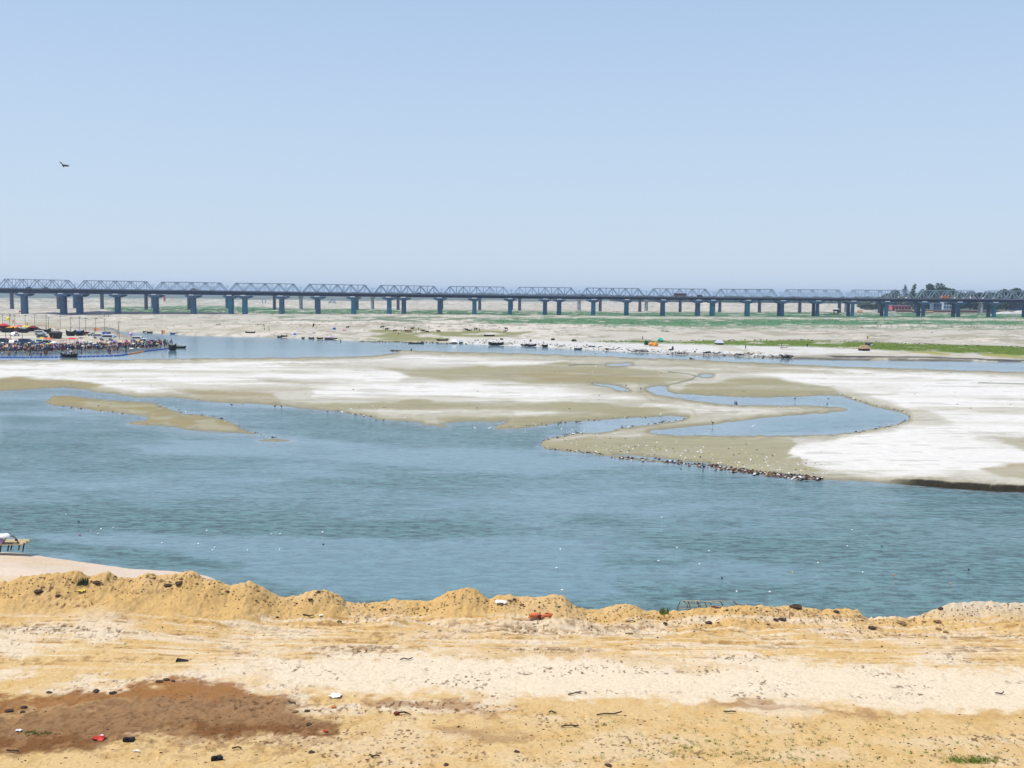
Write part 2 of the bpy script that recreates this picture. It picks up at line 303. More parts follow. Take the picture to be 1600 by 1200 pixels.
def grid_mesh(name, X, Y, Z, color, material):
    nr, nc = X.shape
    me = bpy.data.meshes.new(name); co = np.stack([X, Y, Z], -1).reshape(-1, 3).astype(np.float32)
    me.vertices.add(nr * nc); me.vertices.foreach_set('co', co.ravel())
    idx = np.arange(nr * nc).reshape(nr, nc)
    q = np.stack([idx[:-1, :-1], idx[:-1, 1:], idx[1:, 1:], idx[1:, :-1]], -1).reshape(-1, 4)
    if Y[0, 0] > Y[-1, 0]: q = q[:, ::-1]
    nf = len(q); me.loops.add(nf * 4); me.polygons.add(nf)
    me.loops.foreach_set('vertex_index', q.ravel().astype(np.int32)); me.polygons.foreach_set('loop_start', np.arange(0, nf * 4, 4, dtype=np.int32))
    me.polygons.foreach_set('use_smooth', np.ones(nf, bool))
    me.update(); me.validate()
    if color is not None:
        at = me.color_attributes.new('tint', 'FLOAT_COLOR', 'POINT')
        c4 = np.ones((nr * nc, 4), np.float32); c4[:, :3] = np.clip(color.reshape(-1, 3), 0, 1); at.data.foreach_set('color', c4.ravel())
    me.materials.append(material); return link(name, me)
def ground_mat(name, scale, amt, bump, dist, rough=.95):
    m = bpy.data.materials.new(name); m.use_nodes = True; n = m.node_tree; L = n.links; b = n.nodes['Principled BSDF']
    b.inputs['Roughness'].default_value = rough; b.inputs['Specular IOR Level'].default_value = .15
    at = n.nodes.new('ShaderNodeAttribute'); at.attribute_name = 'tint'; tc = n.nodes.new('ShaderNodeTexCoord')
    nz = n.nodes.new('ShaderNodeTexNoise'); nz.inputs['Scale'].default_value = scale; nz.inputs['Detail'].default_value = 8; nz.inputs['Roughness'].default_value = .7
    L.new(tc.outputs['Object'], nz.inputs['Vector'])
    mr = n.nodes.new('ShaderNodeMapRange'); mr.inputs['From Min'].default_value = .3; mr.inputs['From Max'].default_value = .7; mr.inputs['To Min'].default_value = 1 - amt; mr.inputs['To Max'].default_value = 1 + amt * .7
    L.new(nz.outputs[0], mr.inputs['Value']); vm = n.nodes.new('ShaderNodeVectorMath'); vm.operation = 'SCALE'
    L.new(at.outputs['Color'], vm.inputs[0]); L.new(mr.outputs[0], vm.inputs['Scale']); L.new(vm.outputs[0], b.inputs['Base Color'])
    bp = n.nodes.new('ShaderNodeBump'); bp.inputs['Strength'].default_value = bump; bp.inputs['Distance'].default_value = dist
    L.new(nz.outputs[0], bp.inputs['Height']); L.new(bp.outputs[0], b.inputs['Normal']); return m
M_flat = ground_mat('river_sand', .6, .10, .3, .1)
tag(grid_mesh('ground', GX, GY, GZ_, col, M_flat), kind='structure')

# ------------------------------------------------------------------ near bank
RIDGE = [(-2500, 915), (-150, 914), (0, 913), (28, 908), (41, 902), (66, 898), (94, 896), (131, 894), (143, 900), (160, 896), (174, 894), (188, 903), (216, 900), (235, 893), (250, 896), (281, 894), (304, 893), (324, 904), (341, 906.6), (364, 916.7), (381, 910), (393, 906.6), (408, 913), (435, 928.5), (449, 933.6), (469, 933), (482, 925), (495, 920.5), (514, 921), (531, 927), (545, 939), (565, 940), (592, 940.7), (622, 935.7), (642, 938), (659, 941.4), (676, 938), (696, 927), (720, 918.8), (744, 918.8), (761, 930.6), (767, 935.7), (781, 930.6), (811, 932), (845, 934), (869, 929), (885, 932), (899, 944), (919, 951), (946, 953.6), (960, 947.5), (980, 942.5), (996, 946), (1008, 955), (1040, 956), (1080, 955), (1120, 950), (1160, 946), (1208, 946), (1244, 944), (1280, 950), (1320, 952), (1344, 954), (1360, 963), (1392, 965), (1420, 964), (1448, 956), (1472, 950), (1500, 943), (1552, 940), (1600, 941), (1800, 938), (4000, 938)]
BEACH = [(-3000, 850), (-200, 853), (0, 862.5), (40, 864.5), (100, 874), (150, 881), (200, 888), (270, 892.5), (310, 897), (330, 902), (400, 945), (450, 1100), (-3000, 1100)]
bu = np.concatenate([np.linspace(-2600, -870, 60), np.linspace(-866, 866, 1150), np.linspace(870, 2600, 60)])
by_ = np.concatenate([np.arange(12, 32, .8), np.arange(32, 60.5, .065), np.arange(60.5, 90, .22)])
BX = bu[None, :] * by_[:, None] / F; BY = np.repeat(by_[:, None], len(bu), 1)
YR = 54.5 + (fbm(BX / 6, BX * 0 + 3.3, 3, 71) - .5) * 1.2
# silhouette -> ridge height at the ridge distance
rx = (BX / YR) * F * math.cos(PITCH)
rpx = 800 + (BX / (YR * math.cos(PITCH) + 16.6 * math.sin(PITCH))) * F
ry = lerp_table(RIDGE, rpx)
hor = 457.3 + (rpx - 800) * math.tan(ROLL)
dep = PITCH + np.arctan((ry - 600 - (rpx - 800) * math.tan(ROLL)) / F)
ZR = CH - YR * np.tan(dep)
PL = 2.5 + .85 * smooth(440, 180, rpx) * smooth(45, 53, BY) + .18 * (fbm(BX / 9, BY / 7, 4, 73) - .5) + .5 * smooth(46, 30, BY)
t = YR - BY
front = PL + (ZR - PL) * np.where(t > 0, np.exp(-(np.maximum(t, 0) / 1.3) ** 1.7), 1)
side_m = np.exp(-((t - 2.2) / 1.4) ** 2) * (.55 * np.maximum(0, fbm(BX / 1.7, BY / 1.2, 3, 74) - .42)) * smooth(-.2, .6, ZR - PL + .4)
back = ZR - np.maximum(-t, 0) * .78
bz = np.where(t > 0, front + side_m, back)
bx0, by0 = proj(BX, BY, 0 * BX)
sb = sdpoly(bx0, by0, BEACH, 90)
bz = np.maximum(bz, np.clip(sb * .026, -1.2, 1.5) - 3 * (t > 0) + .05 * (fbm(BX / 5, BY / 5, 3, 75) - .5))
bz = np.maximum(bz, -1.2)
near = smooth(33, 36, BY)
lump = np.exp(-(np.maximum(np.abs(t - .8), 0) / 2.4) ** 2)
bz = bz + .05 * (fbm(BX * 1.2, BY * 1.2, 4, 76) - .5) + lump * (.42 * (fbm(BX * .9, BY * 1.0, 5, 77) - .5) + .30 * (np.abs(fbm(BX * 2.6, BY * 2.6, 5, 78) - .5) - .1)) * (bz > 0)
clod = vnoise(BX * 5.5, BY * 5.5, 83)
bz = bz + smooth(.80, .97, clod) * .09 * lump + smooth(.86, .98, vnoise(BX * 4.2, BY * 4.2, 84)) * .035 * (BY < 50)
trk = np.sin(BY * 4.1 + .25 * np.sin(BX * .11) + .02 * BX) * smooth(47.5, 49, BY) * smooth(54, 52.5, BY)
bz = bz + trk * .02 - .03 * smooth(.55, .66, fbm(BX * .30, BY * 5.5 + .25 * np.sin(BX * .15), 4, 105)) * smooth(47, 48, BY) * smooth(54, 52.5, BY)
bz = bz - .035 * smooth(.6, .7, fbm(BX * 1.8, BY * 2.4, 3, 107)) * (BY < 52)
bpx, bpy_ = proj(BX, BY, bz)
wx = (fbm(bpx / 70, bpy_ / 20, 5, 91) - .5) * 90; wy = (fbm(bpx / 60, bpy_ / 18, 5, 92) - .5) * 26
fq = (fbm(BX * 2.5, BY * 2.5, 5, 103) - .5); qx, qy = bpx + wx + fq * 40, bpy_ + wy + fq * 22
K = .68
B = lambda r, g, b: srgb(r, g, b, K)
TAN = B(228, 192, 134); PALE = B(242, 221, 190); ORNG = B(220, 178, 112); MUD = B(142, 92, 46); MUDG = B(152, 114, 76); CLOD = B(134, 94, 48); DARK = B(98, 64, 32)
bc = np.broadcast_to(TAN, BX.shape + (3,)).copy()
n1 = fbm(BX / 3.2, BY / 1.6, 5, 93); n2 = fbm(BX * 1.3, BY * 1.3, 5, 94); n3 = fbm(BX * 4.5, BY * 3.2, 3, 95); n4 = fbm(BX / 5, BY * 1.1, 5, 96)
bc = mix(bc, PALE, smooth(.46, .62, n1) * (.8 - .5 * smooth(1100, 1130, bpy_)))
bc = mix(bc, ORNG, smooth(.5, .66, n2) * .55)
dirt = smooth(960, 925, bpy_)
lsoft = smooth(6.2, 1.2, t + (n2 - .5) * 5 + (n1 - .5) * 4)
bc = mix(bc, ORNG, lsoft * .8)
bc = mix(bc, PALE, smooth(.5, .6, n4) * .65 * smooth(962, 970, bpy_) * smooth(1040, 1010, bpy_))
bc = mix(bc, CLOD, smooth(.56, .66, n4) * .42 * smooth(970, 985, bpy_) * smooth(1060, 1020, bpy_) * smooth(.4, .55, n3))
rut = fbm(BX * .30, BY * 5.5 + .25 * np.sin(BX * .15), 5, 105)
bc = mix(bc, CLOD * 1.15, smooth(.56, .64, rut) * smooth(.42, .6, n3 * .5 + n2 * .5) * .6 * smooth(958, 968, bpy_) * smooth(1062, 1025, bpy_))
bc = mix(bc, PALE, smooth(.44, .36, rut) * .6 * smooth(955, 965, bpy_) * smooth(1062, 1025, bpy_))
def bp_(c, color, poly, f, amt): return mix(c, color, smooth(-f, f, sdpoly(qx, qy, poly, 90)) * amt)
bc = bp_(bc, PALE * 1.03, [(430, 1068), (440, 1035), (600, 1020), (900, 1022), (1200, 1030), (1400, 1045), (2600, 1060), (2600, 1115), (1500, 1108), (1200, 1095), (900, 1090), (700, 1078), (560, 1085)], 9, .95)
bc = bp_(bc, PALE, [(250, 1060), (430, 1020), (520, 1050), (500, 1080)], 14, .6)
bc = bp_(bc, ORNG * .95, [(600, 1012), (760, 1014), (900, 1016), (1050, 1030), (1180, 1045), (1100, 1050), (900, 1030), (700, 1024)], 7, .5)
bc = bp_(bc, MUD * 1.25, [(-2500, 1100), (0, 1090), (120, 1082), (240, 1066), (330, 1068), (450, 1090), (400, 1100), (200, 1094), (0, 1110), (-2500, 1120)], 6, .9)
bc = bp_(bc, MUDG, [(-2500, 1110), (0, 1112), (200, 1094), (380, 1090), (470, 1105), (520, 1140), (400, 1150), (250, 1150), (140, 1160), (0, 1180), (-2500, 1190)], 7, .95)
bc = bp_(bc, MUD * .8, [(-2500, 1140), (0, 1145), (90, 1150), (160, 1160), (120, 1174), (0, 1178), (-2500, 1180)], 8, .85)
bc = bp_(bc, MUD * .85, [(270, 1135), (330, 1130), (420, 1132), (510, 1138), (520, 1146), (400, 1148), (300, 1146)], 6, .85)
bc = bp_(bc, MUDG * 1.25, [(560, 1090), (640, 1094), (760, 1105), (820, 1108), (780, 1114), (640, 1110), (560, 1100)], 5, .75)
bc = bp_(bc, MUDG * 1.2, [(680, 1132), (760, 1138), (850, 1146), (800, 1160), (700, 1150)], 6, .6)
bc = bp_(bc, MUDG * 1.3, [(1090, 1095), (1160, 1096), (1260, 1108), (1400, 1112), (1380, 1124), (1250, 1112), (1130, 1108)], 5, .7)
bc = bp_(bc, ORNG * .9, [(1460, 1112), (1540, 1108), (1620, 1118), (1600, 1126), (1480, 1120)], 5, .7)
mudm = smooth(1075, 1100, qy) * smooth(560, 480, qx) * smooth(1185, 1170, qy)
bc = mix(bc, MUD * .55, smooth(.5, .62, fbm(BX * 5, BY * 4, 4, 99)) * .38 * mudm)
bc = mix(bc, MUDG * 1.35, smooth(.52, .66, fbm(BX * 2.2, BY * 1.6, 4, 100)) * .5 * mudm)
bc = mix(bc, CLOD, smooth(.60, .70, fbm(BX * 7, BY * 5, 3, 98)) * .55 * (.12 + lump * .6 + .35 * smooth(1090, 1140, bpy_)) * smooth(.42, .6, n2 * .5 + n4 * .5))
bc = mix(bc, DARK, smooth(.64, .70, fbm(BX * 7.5, BY * 4.6, 3, 97)) * .8 * smooth(.5, .62, n1 * .5 + n4 * .5))
pb = smooth(1400, 1500, bpx + wx * .3) * smooth(975, 945, bpy_ + .06 * wx)
bc = mix(bc, B(222, 206, 180), pb * .8 * smooth(.3, .5, n2 + .1))
beach = (t < -.9) * smooth(420, 330, bpx)
bc = mix(bc, B(236, 214, 190), beach * .95)
bc = mix(bc, B(226, 190, 140), beach * smooth(.52, .62, n1) * .4)
M_bank = ground_mat('bank_sand', 7, .20, .9, .04)
tag(grid_mesh('river_bank', BX, BY, bz, bc, M_bank), kind='structure')

# terrain lookup
def H(X, Y):
    X = np.asarray(X, float); Y = np.asarray(Y, float)
    u = X / Y * F; out = np.full(X.shape, -9.0)
    n = Y > 62
    wv = F * CH / np.maximum(Y, 1)
    fi = np.interp(u, us, np.arange(NU)); fj = np.interp(wv, ws, np.arange(NW))
    i0 = np.clip(fi.astype(int), 0, NU - 2); j0 = np.clip(fj.astype(int), 0, NW - 2); a = fi - i0; b = fj - j0
    A = GZ_
    z = (A[j0, i0] * (1 - a) + A[j0, i0 + 1] * a) * (1 - b) + (A[j0 + 1, i0] * (1 - a) + A[j0 + 1, i0 + 1] * a) * b
    fi = np.interp(u, bu, np.arange(len(bu))); fj = np.interp(Y, by_, np.arange(len(by_)))
    i0 = np.clip(fi.astype(int), 0, len(bu) - 2); j0 = np.clip(fj.astype(int), 0, len(by_) - 2); a = fi - i0; b = fj - j0
    z2 = (bz[j0, i0] * (1 - a) + bz[j0, i0 + 1] * a) * (1 - b) + (bz[j0 + 1, i0] * (1 - a) + bz[j0 + 1, i0 + 1] * a) * b
    return np.where(Y < 89, z2, z)
_T = 1 / np.linspace(1 / 30, 1 / 9000, 3000)
def gp(x, y, water=False):
    """the first point of the ground (or water surface) met through photo pixel x, y"""
    d = fw + (x - 800) / F * RT - (y - 600) / F * UP
    P = np.array([0, 0, CH])[None] + d[None] * (_T / d[1])[:, None]
    hz = H(P[:, 0], P[:, 1])
    hz = np.maximum(hz, 0)
    hit = np.nonzero(P[:, 2] <= hz)[0]
    i = hit[0] if len(hit) else -1
    if i > 0:
        a = P[i - 1, 2] - hz[i - 1]; b = P[i, 2] - hz[i]; k = a / (a - b + 1e-9); p = P[i - 1] * (1 - k) + P[i] * k
    else: p = P[i]
    return Vector(p)
def mpp(p): return p[1] / F          # metres per photo pixel at this distance

# ------------------------------------------------------------------ water
mw = bpy.data.materials.new('river_water'); mw.use_nodes = True; n = mw.node_tree; L = n.links; b = n.nodes['Principled BSDF']
tc = n.nodes.new('ShaderNodeTexCoord')
def tex(scale, det=4, vscale=(1, 1, 1), rough=.6):
    mp = n.nodes.new('ShaderNodeMapping'); mp.inputs['Scale'].default_value = vscale; L.new(tc.outputs['Object'], mp.inputs['Vector'])
    t = n.nodes.new('ShaderNodeTexNoise'); t.inputs['Scale'].default_value = scale; t.inputs['Detail'].default_value = det; t.inputs['Roughness'].default_value = rough
    L.new(mp.outputs[0], t.inputs['Vector']); return t.outputs[0]
def mrange(v, a, b_, c, d):
    r = n.nodes.new('ShaderNodeMapRange'); r.interpolation_type = 'SMOOTHSTEP'
    for k, x in zip(('From Min', 'From Max', 'To Min', 'To Max'), (a, b_, c, d)): r.inputs[k].default_value = x
    L.new(v, r.inputs['Value']); return r.outputs[0]
def mth(op, a, b_):
    r = n.nodes.new('ShaderNodeMath'); r.operation = op
    for i, x in enumerate((a, b_)):
        if isinstance(x, (int, float)): r.inputs[i].default_value = x
        else: L.new(x, r.inputs[i])
    return r.outputs[0]
big = tex(.035, 5, (.55, 1.25, 1), .62)            # gusty and smooth patches
mid = tex(.22, 4, (.5, 1.3, 1))
fine = tex(1.0, 7, (.7, 1.6, 1), .8)
coarse = tex(.42, 6, (.45, 1.7, 1), .75)
shal = n.nodes.new('ShaderNodeAttribute'); shal.attribute_name = 'tint'; sepc = n.nodes.new('ShaderNodeSeparateColor'); L.new(shal.outputs['Color'], sepc.inputs[0])
gust = mrange(mth('ADD', mth('ADD', mth('MULTIPLY', big, .5), mth('MULTIPLY', mid, .5)), mth('MULTIPLY', mth('SUBTRACT', sepc.outputs[2], .5), .46)), .32, .72, 0.18, 1.0)
calm = mth('SUBTRACT', 1.0, sepc.outputs[1])
wave = mth('ADD', mth('ADD', mth('MULTIPLY', fine, .6), mth('MULTIPLY', mid, .4)), mth('MULTIPLY', coarse, .5))
bp = n.nodes.new('ShaderNodeBump'); bp.inputs['Distance'].default_value = .22; L.new(wave, bp.inputs['Height']); L.new(mth('MULTIPLY', mth('MULTIPLY', gust, .9), calm), bp.inputs['Strength'])
L.new(bp.outputs[0], b.inputs['Normal'])
cm = n.nodes.new('ShaderNodeMix'); cm.data_type = 'RGBA'
cm.inputs[6].default_value = (.127, .205, .222, 1); cm.inputs[7].default_value = (.085, .17, .168, 1)
L.new(gust, cm.inputs[0])
cm2 = n.nodes.new('ShaderNodeMix'); cm2.data_type = 'RGBA'; L.new(sepc.outputs[0], cm2.inputs[0]); L.new(cm.outputs[2], cm2.inputs[6]); cm2.inputs[7].default_value = (.19, .24, .26, 1)
dk = mth('MULTIPLY', mrange(fine, .44, .60, 1.2, .38), mrange(coarse, .40, .62, 1.10, .74)); dk2 = mth('ADD', mth('MULTIPLY', mth('SUBTRACT', dk, 1.0), mth('ADD', mth('MULTIPLY', gust, .75), .25)), 1.0)  # light and dark of the ripples put into the water colour, beside the bump
vm = n.nodes.new('ShaderNodeVectorMath'); vm.operation = 'SCALE'; L.new(cm2.outputs[2], vm.inputs[0]); L.new(dk2, vm.inputs['Scale'])
L.new(vm.outputs[0], b.inputs['Base Color'])
b.inputs['Roughness'].default_value = .12; b.inputs['IOR'].default_value = 1.33; b.inputs['Specular IOR Level'].default_value = .5
wi = np.unique(np.concatenate([np.arange(0, 60, 6), np.arange(60, NU - 60, 4), np.arange(NU - 60, NU, 6), [NU - 1]])); wj = np.unique(np.concatenate([np.arange(0, NW, 2), [NW - 1]]))
WX = GX[np.ix_(wj, wi)]; WY = GY[np.ix_(wj, wi)]; sh = smooth(-9, -.3, s[np.ix_(wj, wi)]) * .75
WX = np.concatenate([WX, WX[-1:] * .72]); WY = np.concatenate([WY, WY[-1:] * .72]); sh = np.concatenate([sh, sh[-1:]])
sh = sh * (WY > 90)
wpx, wpy = proj(WX, WY, 0 * WX); ww_ = wpy + (fbm(wpx / 90, wpy / 14, 4, 61) - .5) * 16; wwx = wpx + (fbm(wpx / 120, wpy / 30, 4, 63) - .5) * 160
gb = np.full(WX.shape, .5)
for poly, v in (([(-900, 778), (0, 790), (300, 805), (600, 815), (820, 830), (700, 842), (400, 833), (0, 827), (-900, 822)], .5), ([(30, 842), (160, 850), (300, 868), (420, 885), (300, 892), (140, 876), (60, 858)], .45), ([(100, 836), (400, 838), (760, 845), (900, 850), (1000, 930), (500, 935), (380, 880), (200, 850)], -.45),
        ([(900, 800), (1300, 800), (1700, 790), (1700, 930), (1300, 900), (1000, 850)], .22), ([(150, 690), (420, 685), (760, 705), (1000, 725), (900, 740), (500, 720), (200, 712)], -.3), ([(420, 640), (700, 672), (840, 672), (860, 700), (700, 705), (500, 690), (400, 660)], .25), ([(0, 640), (250, 680), (300, 700), (0, 700)], .3)):
    gb = gb + smooth(-8, 8, sdpoly(wwx, ww_, poly)) * v
calm_ = smooth(600, 575, wpy) * .85 + .8 * smooth(905, 915, wpx) * smooth(690, 684, wpy)
sh = np.maximum(sh, .9 * smooth(1240, 1120, wpx) * smooth(900, 915, wpx) * smooth(690, 684, wpy) * smooth(560, 600, wpy))
wc = np.stack([sh, np.clip(calm_, 0, .9), np.clip(gb + (fbm(WX / 16, WY / 7, 5, 64) - .5) * .8, 0, 1)], -1)
tag(grid_mesh('water', WX, WY, WX * 0, wc, mw), kind='structure')

# ------------------------------------------------------------------ materials
M = {}
def mk(name, rgb, **k): M[name] = mat(name, rgb, **k); return M[name]
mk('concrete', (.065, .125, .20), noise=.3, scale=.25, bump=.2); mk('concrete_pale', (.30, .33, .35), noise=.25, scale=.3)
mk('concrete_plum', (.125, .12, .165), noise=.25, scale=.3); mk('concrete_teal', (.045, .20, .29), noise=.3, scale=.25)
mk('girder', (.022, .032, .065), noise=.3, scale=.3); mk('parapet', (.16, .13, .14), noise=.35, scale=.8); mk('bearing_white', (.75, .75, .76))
mk('steel', (.20, .27, .34), rough=.6, noise=.15); mk('steel_pale', (.30, .38, .44), rough=.6, noise=.15)
mk('rubber', (.02, .02, .02)); mk('glass_dark', (.02, .03, .04), rough=.15, spec=.5); mk('paint', (.8, .8, .8), attr='OBJ', rough=.35, noise=.06, spec=.5)
mk('cloth', (.8, .8, .8), attr='OBJ', rough=.9, noise=.12, scale=2); mk('skin', (.16, .075, .04), rough=.6); mk('hair', (.012, .01, .01))
mk('lower_dark', (.03, .03, .045)); mk('lower_brown', (.10, .05, .035)); mk('lower_pale', (.45, .43, .40))
mk('wood_dark', (.022, .017, .015), noise=.4, scale=2); mk('wood_mid', (.10, .07, .045), noise=.4, scale=2); mk('pole', (.05, .055, .05)); mk('bamboo', (.42, .34, .2), noise=.3, scale=4); mk('bamboo_dark', (.10, .075, .05), noise=.4)
mk('thatch', (.30, .2, .11), noise=.4, scale=3, bump=.5); mk('thatch_dark', (.03, .022, .018), noise=.5, scale=3)
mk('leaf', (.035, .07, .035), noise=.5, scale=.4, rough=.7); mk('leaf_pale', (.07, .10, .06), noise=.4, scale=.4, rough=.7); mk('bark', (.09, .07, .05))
mk('reed', (.21, .27, .03), noise=.5, scale=.2); mk('bush_dark', (.03, .05, .02), noise=.5, scale=1)
mk('clay', (.52, .13, .045), noise=.25, scale=6, rough=.75, bump=.3); mk('clay_in', (.16, .03, .015), noise=.3, scale=6)
mk('plaster', (.8, .8, .8), attr='OBJ', noise=.15, scale=.3); mk('brick', (.26, .13, .10), noise=.3, scale=.5)
mk('clod', (.22, .13, .06), noise=.4, scale=8, bump=.6); mk('clod_dark', (.06, .035, .02), noise=.4, scale=8); mk('black', (.01, .01, .01)); mk('white', (.8, .8, .78), noise=.08)
mk('red', (.5, .05, .03)); mk('orange', (.65, .2, .04)); mk('yellow', (.7, .55, .08)); mk('blue', (.03, .09, .4)); mk('feather', (.03, .025, .02)); mk('hide', (.04, .03, .025), attr='OBJ', noise=.2)
mk('weed', (.12, .15, .03), noise=.4, scale=5)
mk('rock_pale', (.45, .43, .40), noise=.35, scale=1)

# ------------------------------------------------------------------ road bridge in front
RZ = lambda x: 745 + .026 * x
DT = [(-300, 446), (0, 449.5), (300, 453), (600, 457.6), (900, 461.6), (1200, 464.3), (1390, 465.4), (1600, 466.7), (1900, 468.5)]
DB = [(-300, 454.5), (0, 457.6), (300, 460.6), (600, 464), (900, 467.6), (1200, 469.3), (1390, 470.8), (1600, 472.7), (1900, 475)]
dtop = lambda x: float(lerp_table(DT, x)); dbot = lambda x: float(lerp_table(DB, x))
rb = empty('road_bridge', at_dist(800, 490, RZ(800)), 0, 'long grey concrete road bridge crossing the whole river bed on hammerhead piers', 'bridge')
off = -Vector(rb.location)
def sweep(mb, xs, zfun, topf, botf, dy0, dy1, mi=0, loc=off):
    """a beam that follows the bridge line; dy0..dy1 its depth range"""
    vs = []
    for x in xs:
        a = Vector(at_dist(x, topf(x), zfun(x))); b = Vector(at_dist(x, botf(x), zfun(x)))
        for p in (Vector((a.x, a.y + dy0, a.z)), Vector((a.x, a.y + dy1, a.z)), Vector((a.x, a.y + dy1, b.z)), Vector((a.x, a.y + dy0, b.z))): vs.append(p + loc)
    n = len(xs); fs = []
    for i in range(n - 1):
        for k in range(4): fs.append((i * 4 + k, (i + 1) * 4 + k, (i + 1) * 4 + (k + 1) % 4, i * 4 + (k + 1) % 4))
    fs += [(0, 1, 2, 3), tuple((n - 1) * 4 + k for k in (3, 2, 1, 0))]
    return mb.add(vs, fs, mi)
xs = list(range(-260, 1881, 30))
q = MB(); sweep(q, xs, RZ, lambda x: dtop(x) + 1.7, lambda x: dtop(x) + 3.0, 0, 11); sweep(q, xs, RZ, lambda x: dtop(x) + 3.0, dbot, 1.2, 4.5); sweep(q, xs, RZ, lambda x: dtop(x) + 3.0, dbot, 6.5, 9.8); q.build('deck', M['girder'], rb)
for dy in (0.05, 10.6):
    q = MB(); sweep(q, xs, RZ, lambda x: dtop(x) + .1, lambda x: dtop(x) + .75, dy, dy + .25)
    for x in np.arange(-255, 1880, 2.6):
        p = Vector(at_dist(x, dtop(x), RZ(x))) + off; q.box((p.x, p.y + dy + .12, p.z - .45), (.28, .2, .75))
    q.build('railing', M['parapet'], rb)
PX = [-140, -82, -25, 33, 94.5, 120, 180, 240, 299, 358, 380, 438, 495, 551, 607, 630, 687, 741, 797, 852, 874, 928, 980, 1037, 1092, 1115, 1170, 1224, 1279, 1334, 1387, 1445, 1500, 1556, 1612, 1668]
for i, x in enumerate(PX):
    Z = RZ(x); p = Vector(at_dist(x, dbot(x), Z)); zt = p.z; g = float(H(p.x, p.y)) - 1.2
    wpx = 7.2 if x < 140 else 6.2; ww = wpx * Z / F; X = p.x + off.x; Y = off.y + Z
    prof = lambda c, w_, d_: [(c[0] - w_ / 2, c[1] - d_ / 2 + .5), (c[0] - w_ / 2 + .5, c[1] - d_ / 2), (c[0] + w_ / 2 - .5, c[1] - d_ / 2), (c[0] + w_ / 2, c[1] - d_ / 2 + .5), (c[0] + w_ / 2, c[1] + d_ / 2 - .5), (c[0] + w_ / 2 - .5, c[1] + d_ / 2), (c[0] - w_ / 2 + .5, c[1] + d_ / 2), (c[0] - w_ / 2, c[1] + d_ / 2 - .5)]
    def column(mb, c, w_, d_, z0, z1, k=1.0):
        a = prof(c, w_ * k, d_ * k); b_ = prof(c, w_, d_)
        return mb.add([(u, v, z0) for u, v in a] + [(u, v, z1) for u, v in b_], [(j, (j + 1) % 8, 8 + (j + 1) % 8, 8 + j) for j in range(8)] + [tuple(range(7, -1, -1)), tuple(range(8, 16))])
    q = MB(); zc = zt - 2.3 + off.z
    if x > 1200:
        column(q, (X - .6, Y + 10.2), 2.3, 2.4, g + off.z, zc, 1.08); q.build('pier', M['concrete'], rb); q = MB(); column(q, (X, Y + 2.2), 2.3, 2.4, g + off.z, zc, 1.08)
    else: column(q, (X, Y + 4.5), ww, 5.5, g + off.z, zc, 1.05)
    col_m = M['concrete_teal'] if i % 4 in (1, 2) and x > 200 else M['concrete']
    pr = q.build('pier', col_m, rb)
    q = MB(); hw = 10 * Z / F; d0, d1 = Y - .4, Y + (13 if x > 1200 else 11)
    zz = [zt + off.z - 2.35, zt + off.z - 1.2, zt + off.z - .35]
    vs = []
    for (z_, h_) in ((zz[0], ww * .56), (zz[1], hw), (zz[2], hw)):
        vs += [(X - h_, d0, z_), (X + h_, d0, z_), (X + h_, d1, z_), (X - h_, d1, z_)]
    q.add(vs, [(0, 1, 5, 4), (1, 2, 6, 5), (2, 3, 7, 6), (3, 0, 4, 7), (4, 5, 9, 8), (5, 6, 10, 9), (6, 7, 11, 10), (7, 4, 8, 11), (8, 9, 10, 11), (3, 2, 1, 0)])
    cap = q.build('pier_cap', M['concrete'], pr)
    q = MB(); q.box((X, d0 + .1, zt + off.z - .1), (3.4, 1.2, .62)); q.build('bearing', M['bearing_white'], pr)
for x in range(60, 1600, 118):
    p = Vector(at_dist(x, dtop(x), RZ(x))) + off; q = MB(); q.tube((p.x, p.y + 10.2, p.z - 1), (p.x, p.y + 10.2, p.z + 4.2), .16, .1); q.box((p.x + .5, p.y + 9.6, p.z + 4.25), (.3, 1.5, .15)); q.build('street_lamp', M['steel'], rb)

# ------------------------------------------------------------------ second road bridge (plum piers) and the rail bridge with trusses behind
def pier_simple(parent, x, ytop, Z, wpx, mt, d_=5, flare=False, name='pier'):
    o_ = -Vector(parent.location); p = Vector(at_dist(x, ytop, Z)); g = float(H(p.x, Z)) - 1.5; w_ = wpx * Z / F
    q = MB(); n = 10; base = [(math.cos(2 * math.pi * k / n) * .5, math.sin(2 * math.pi * k / n) * .5) for k in range(n)]
    rings = [(g, 1.08), (p.z - (2.6 if flare else 1.0), .98)] + ([(p.z - .9, 1.7), (p.z, 1.7)] if flare else [(p.z - .95, 1.2), (p.z, 1.2)])
    vs = []
    for (z_, k_) in rings: vs += [(p.x + o_.x + u * w_ * k_, Z + o_.y + v * d_ * k_, z_ + o_.z) for u, v in base]
    fs = [(j * n + k, j * n + (k + 1) % n, (j + 1) * n + (k + 1) % n, (j + 1) * n + k) for j in range(3) for k in range(n)] + [tuple(range(3 * n, 4 * n))]
    q.add(vs, fs); return q.build(name, mt, parent)
Z2 = lambda x: 935.0
r2 = empty('second_bridge', at_dist(800, 488, 935), 0, 'second road bridge half hidden behind the first, standing on round plum-grey piers', 'bridge')
o2 = -Vector(r2.location)
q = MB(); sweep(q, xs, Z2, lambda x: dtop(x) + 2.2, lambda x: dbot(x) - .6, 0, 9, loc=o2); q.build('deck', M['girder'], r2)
for x in [-55, 18, 91, 159, 228, 295, 363, 428.6, 494, 558, 622, 686, 749.6, 812, 875, 938, 1000, 1063, 1125, 1187, 1250, 1312, 1375, 1432, 1492, 1552, 1610]:
    pier_simple(r2, x, dbot(x) - .7, 939, 4.6, M['concrete_plum'])
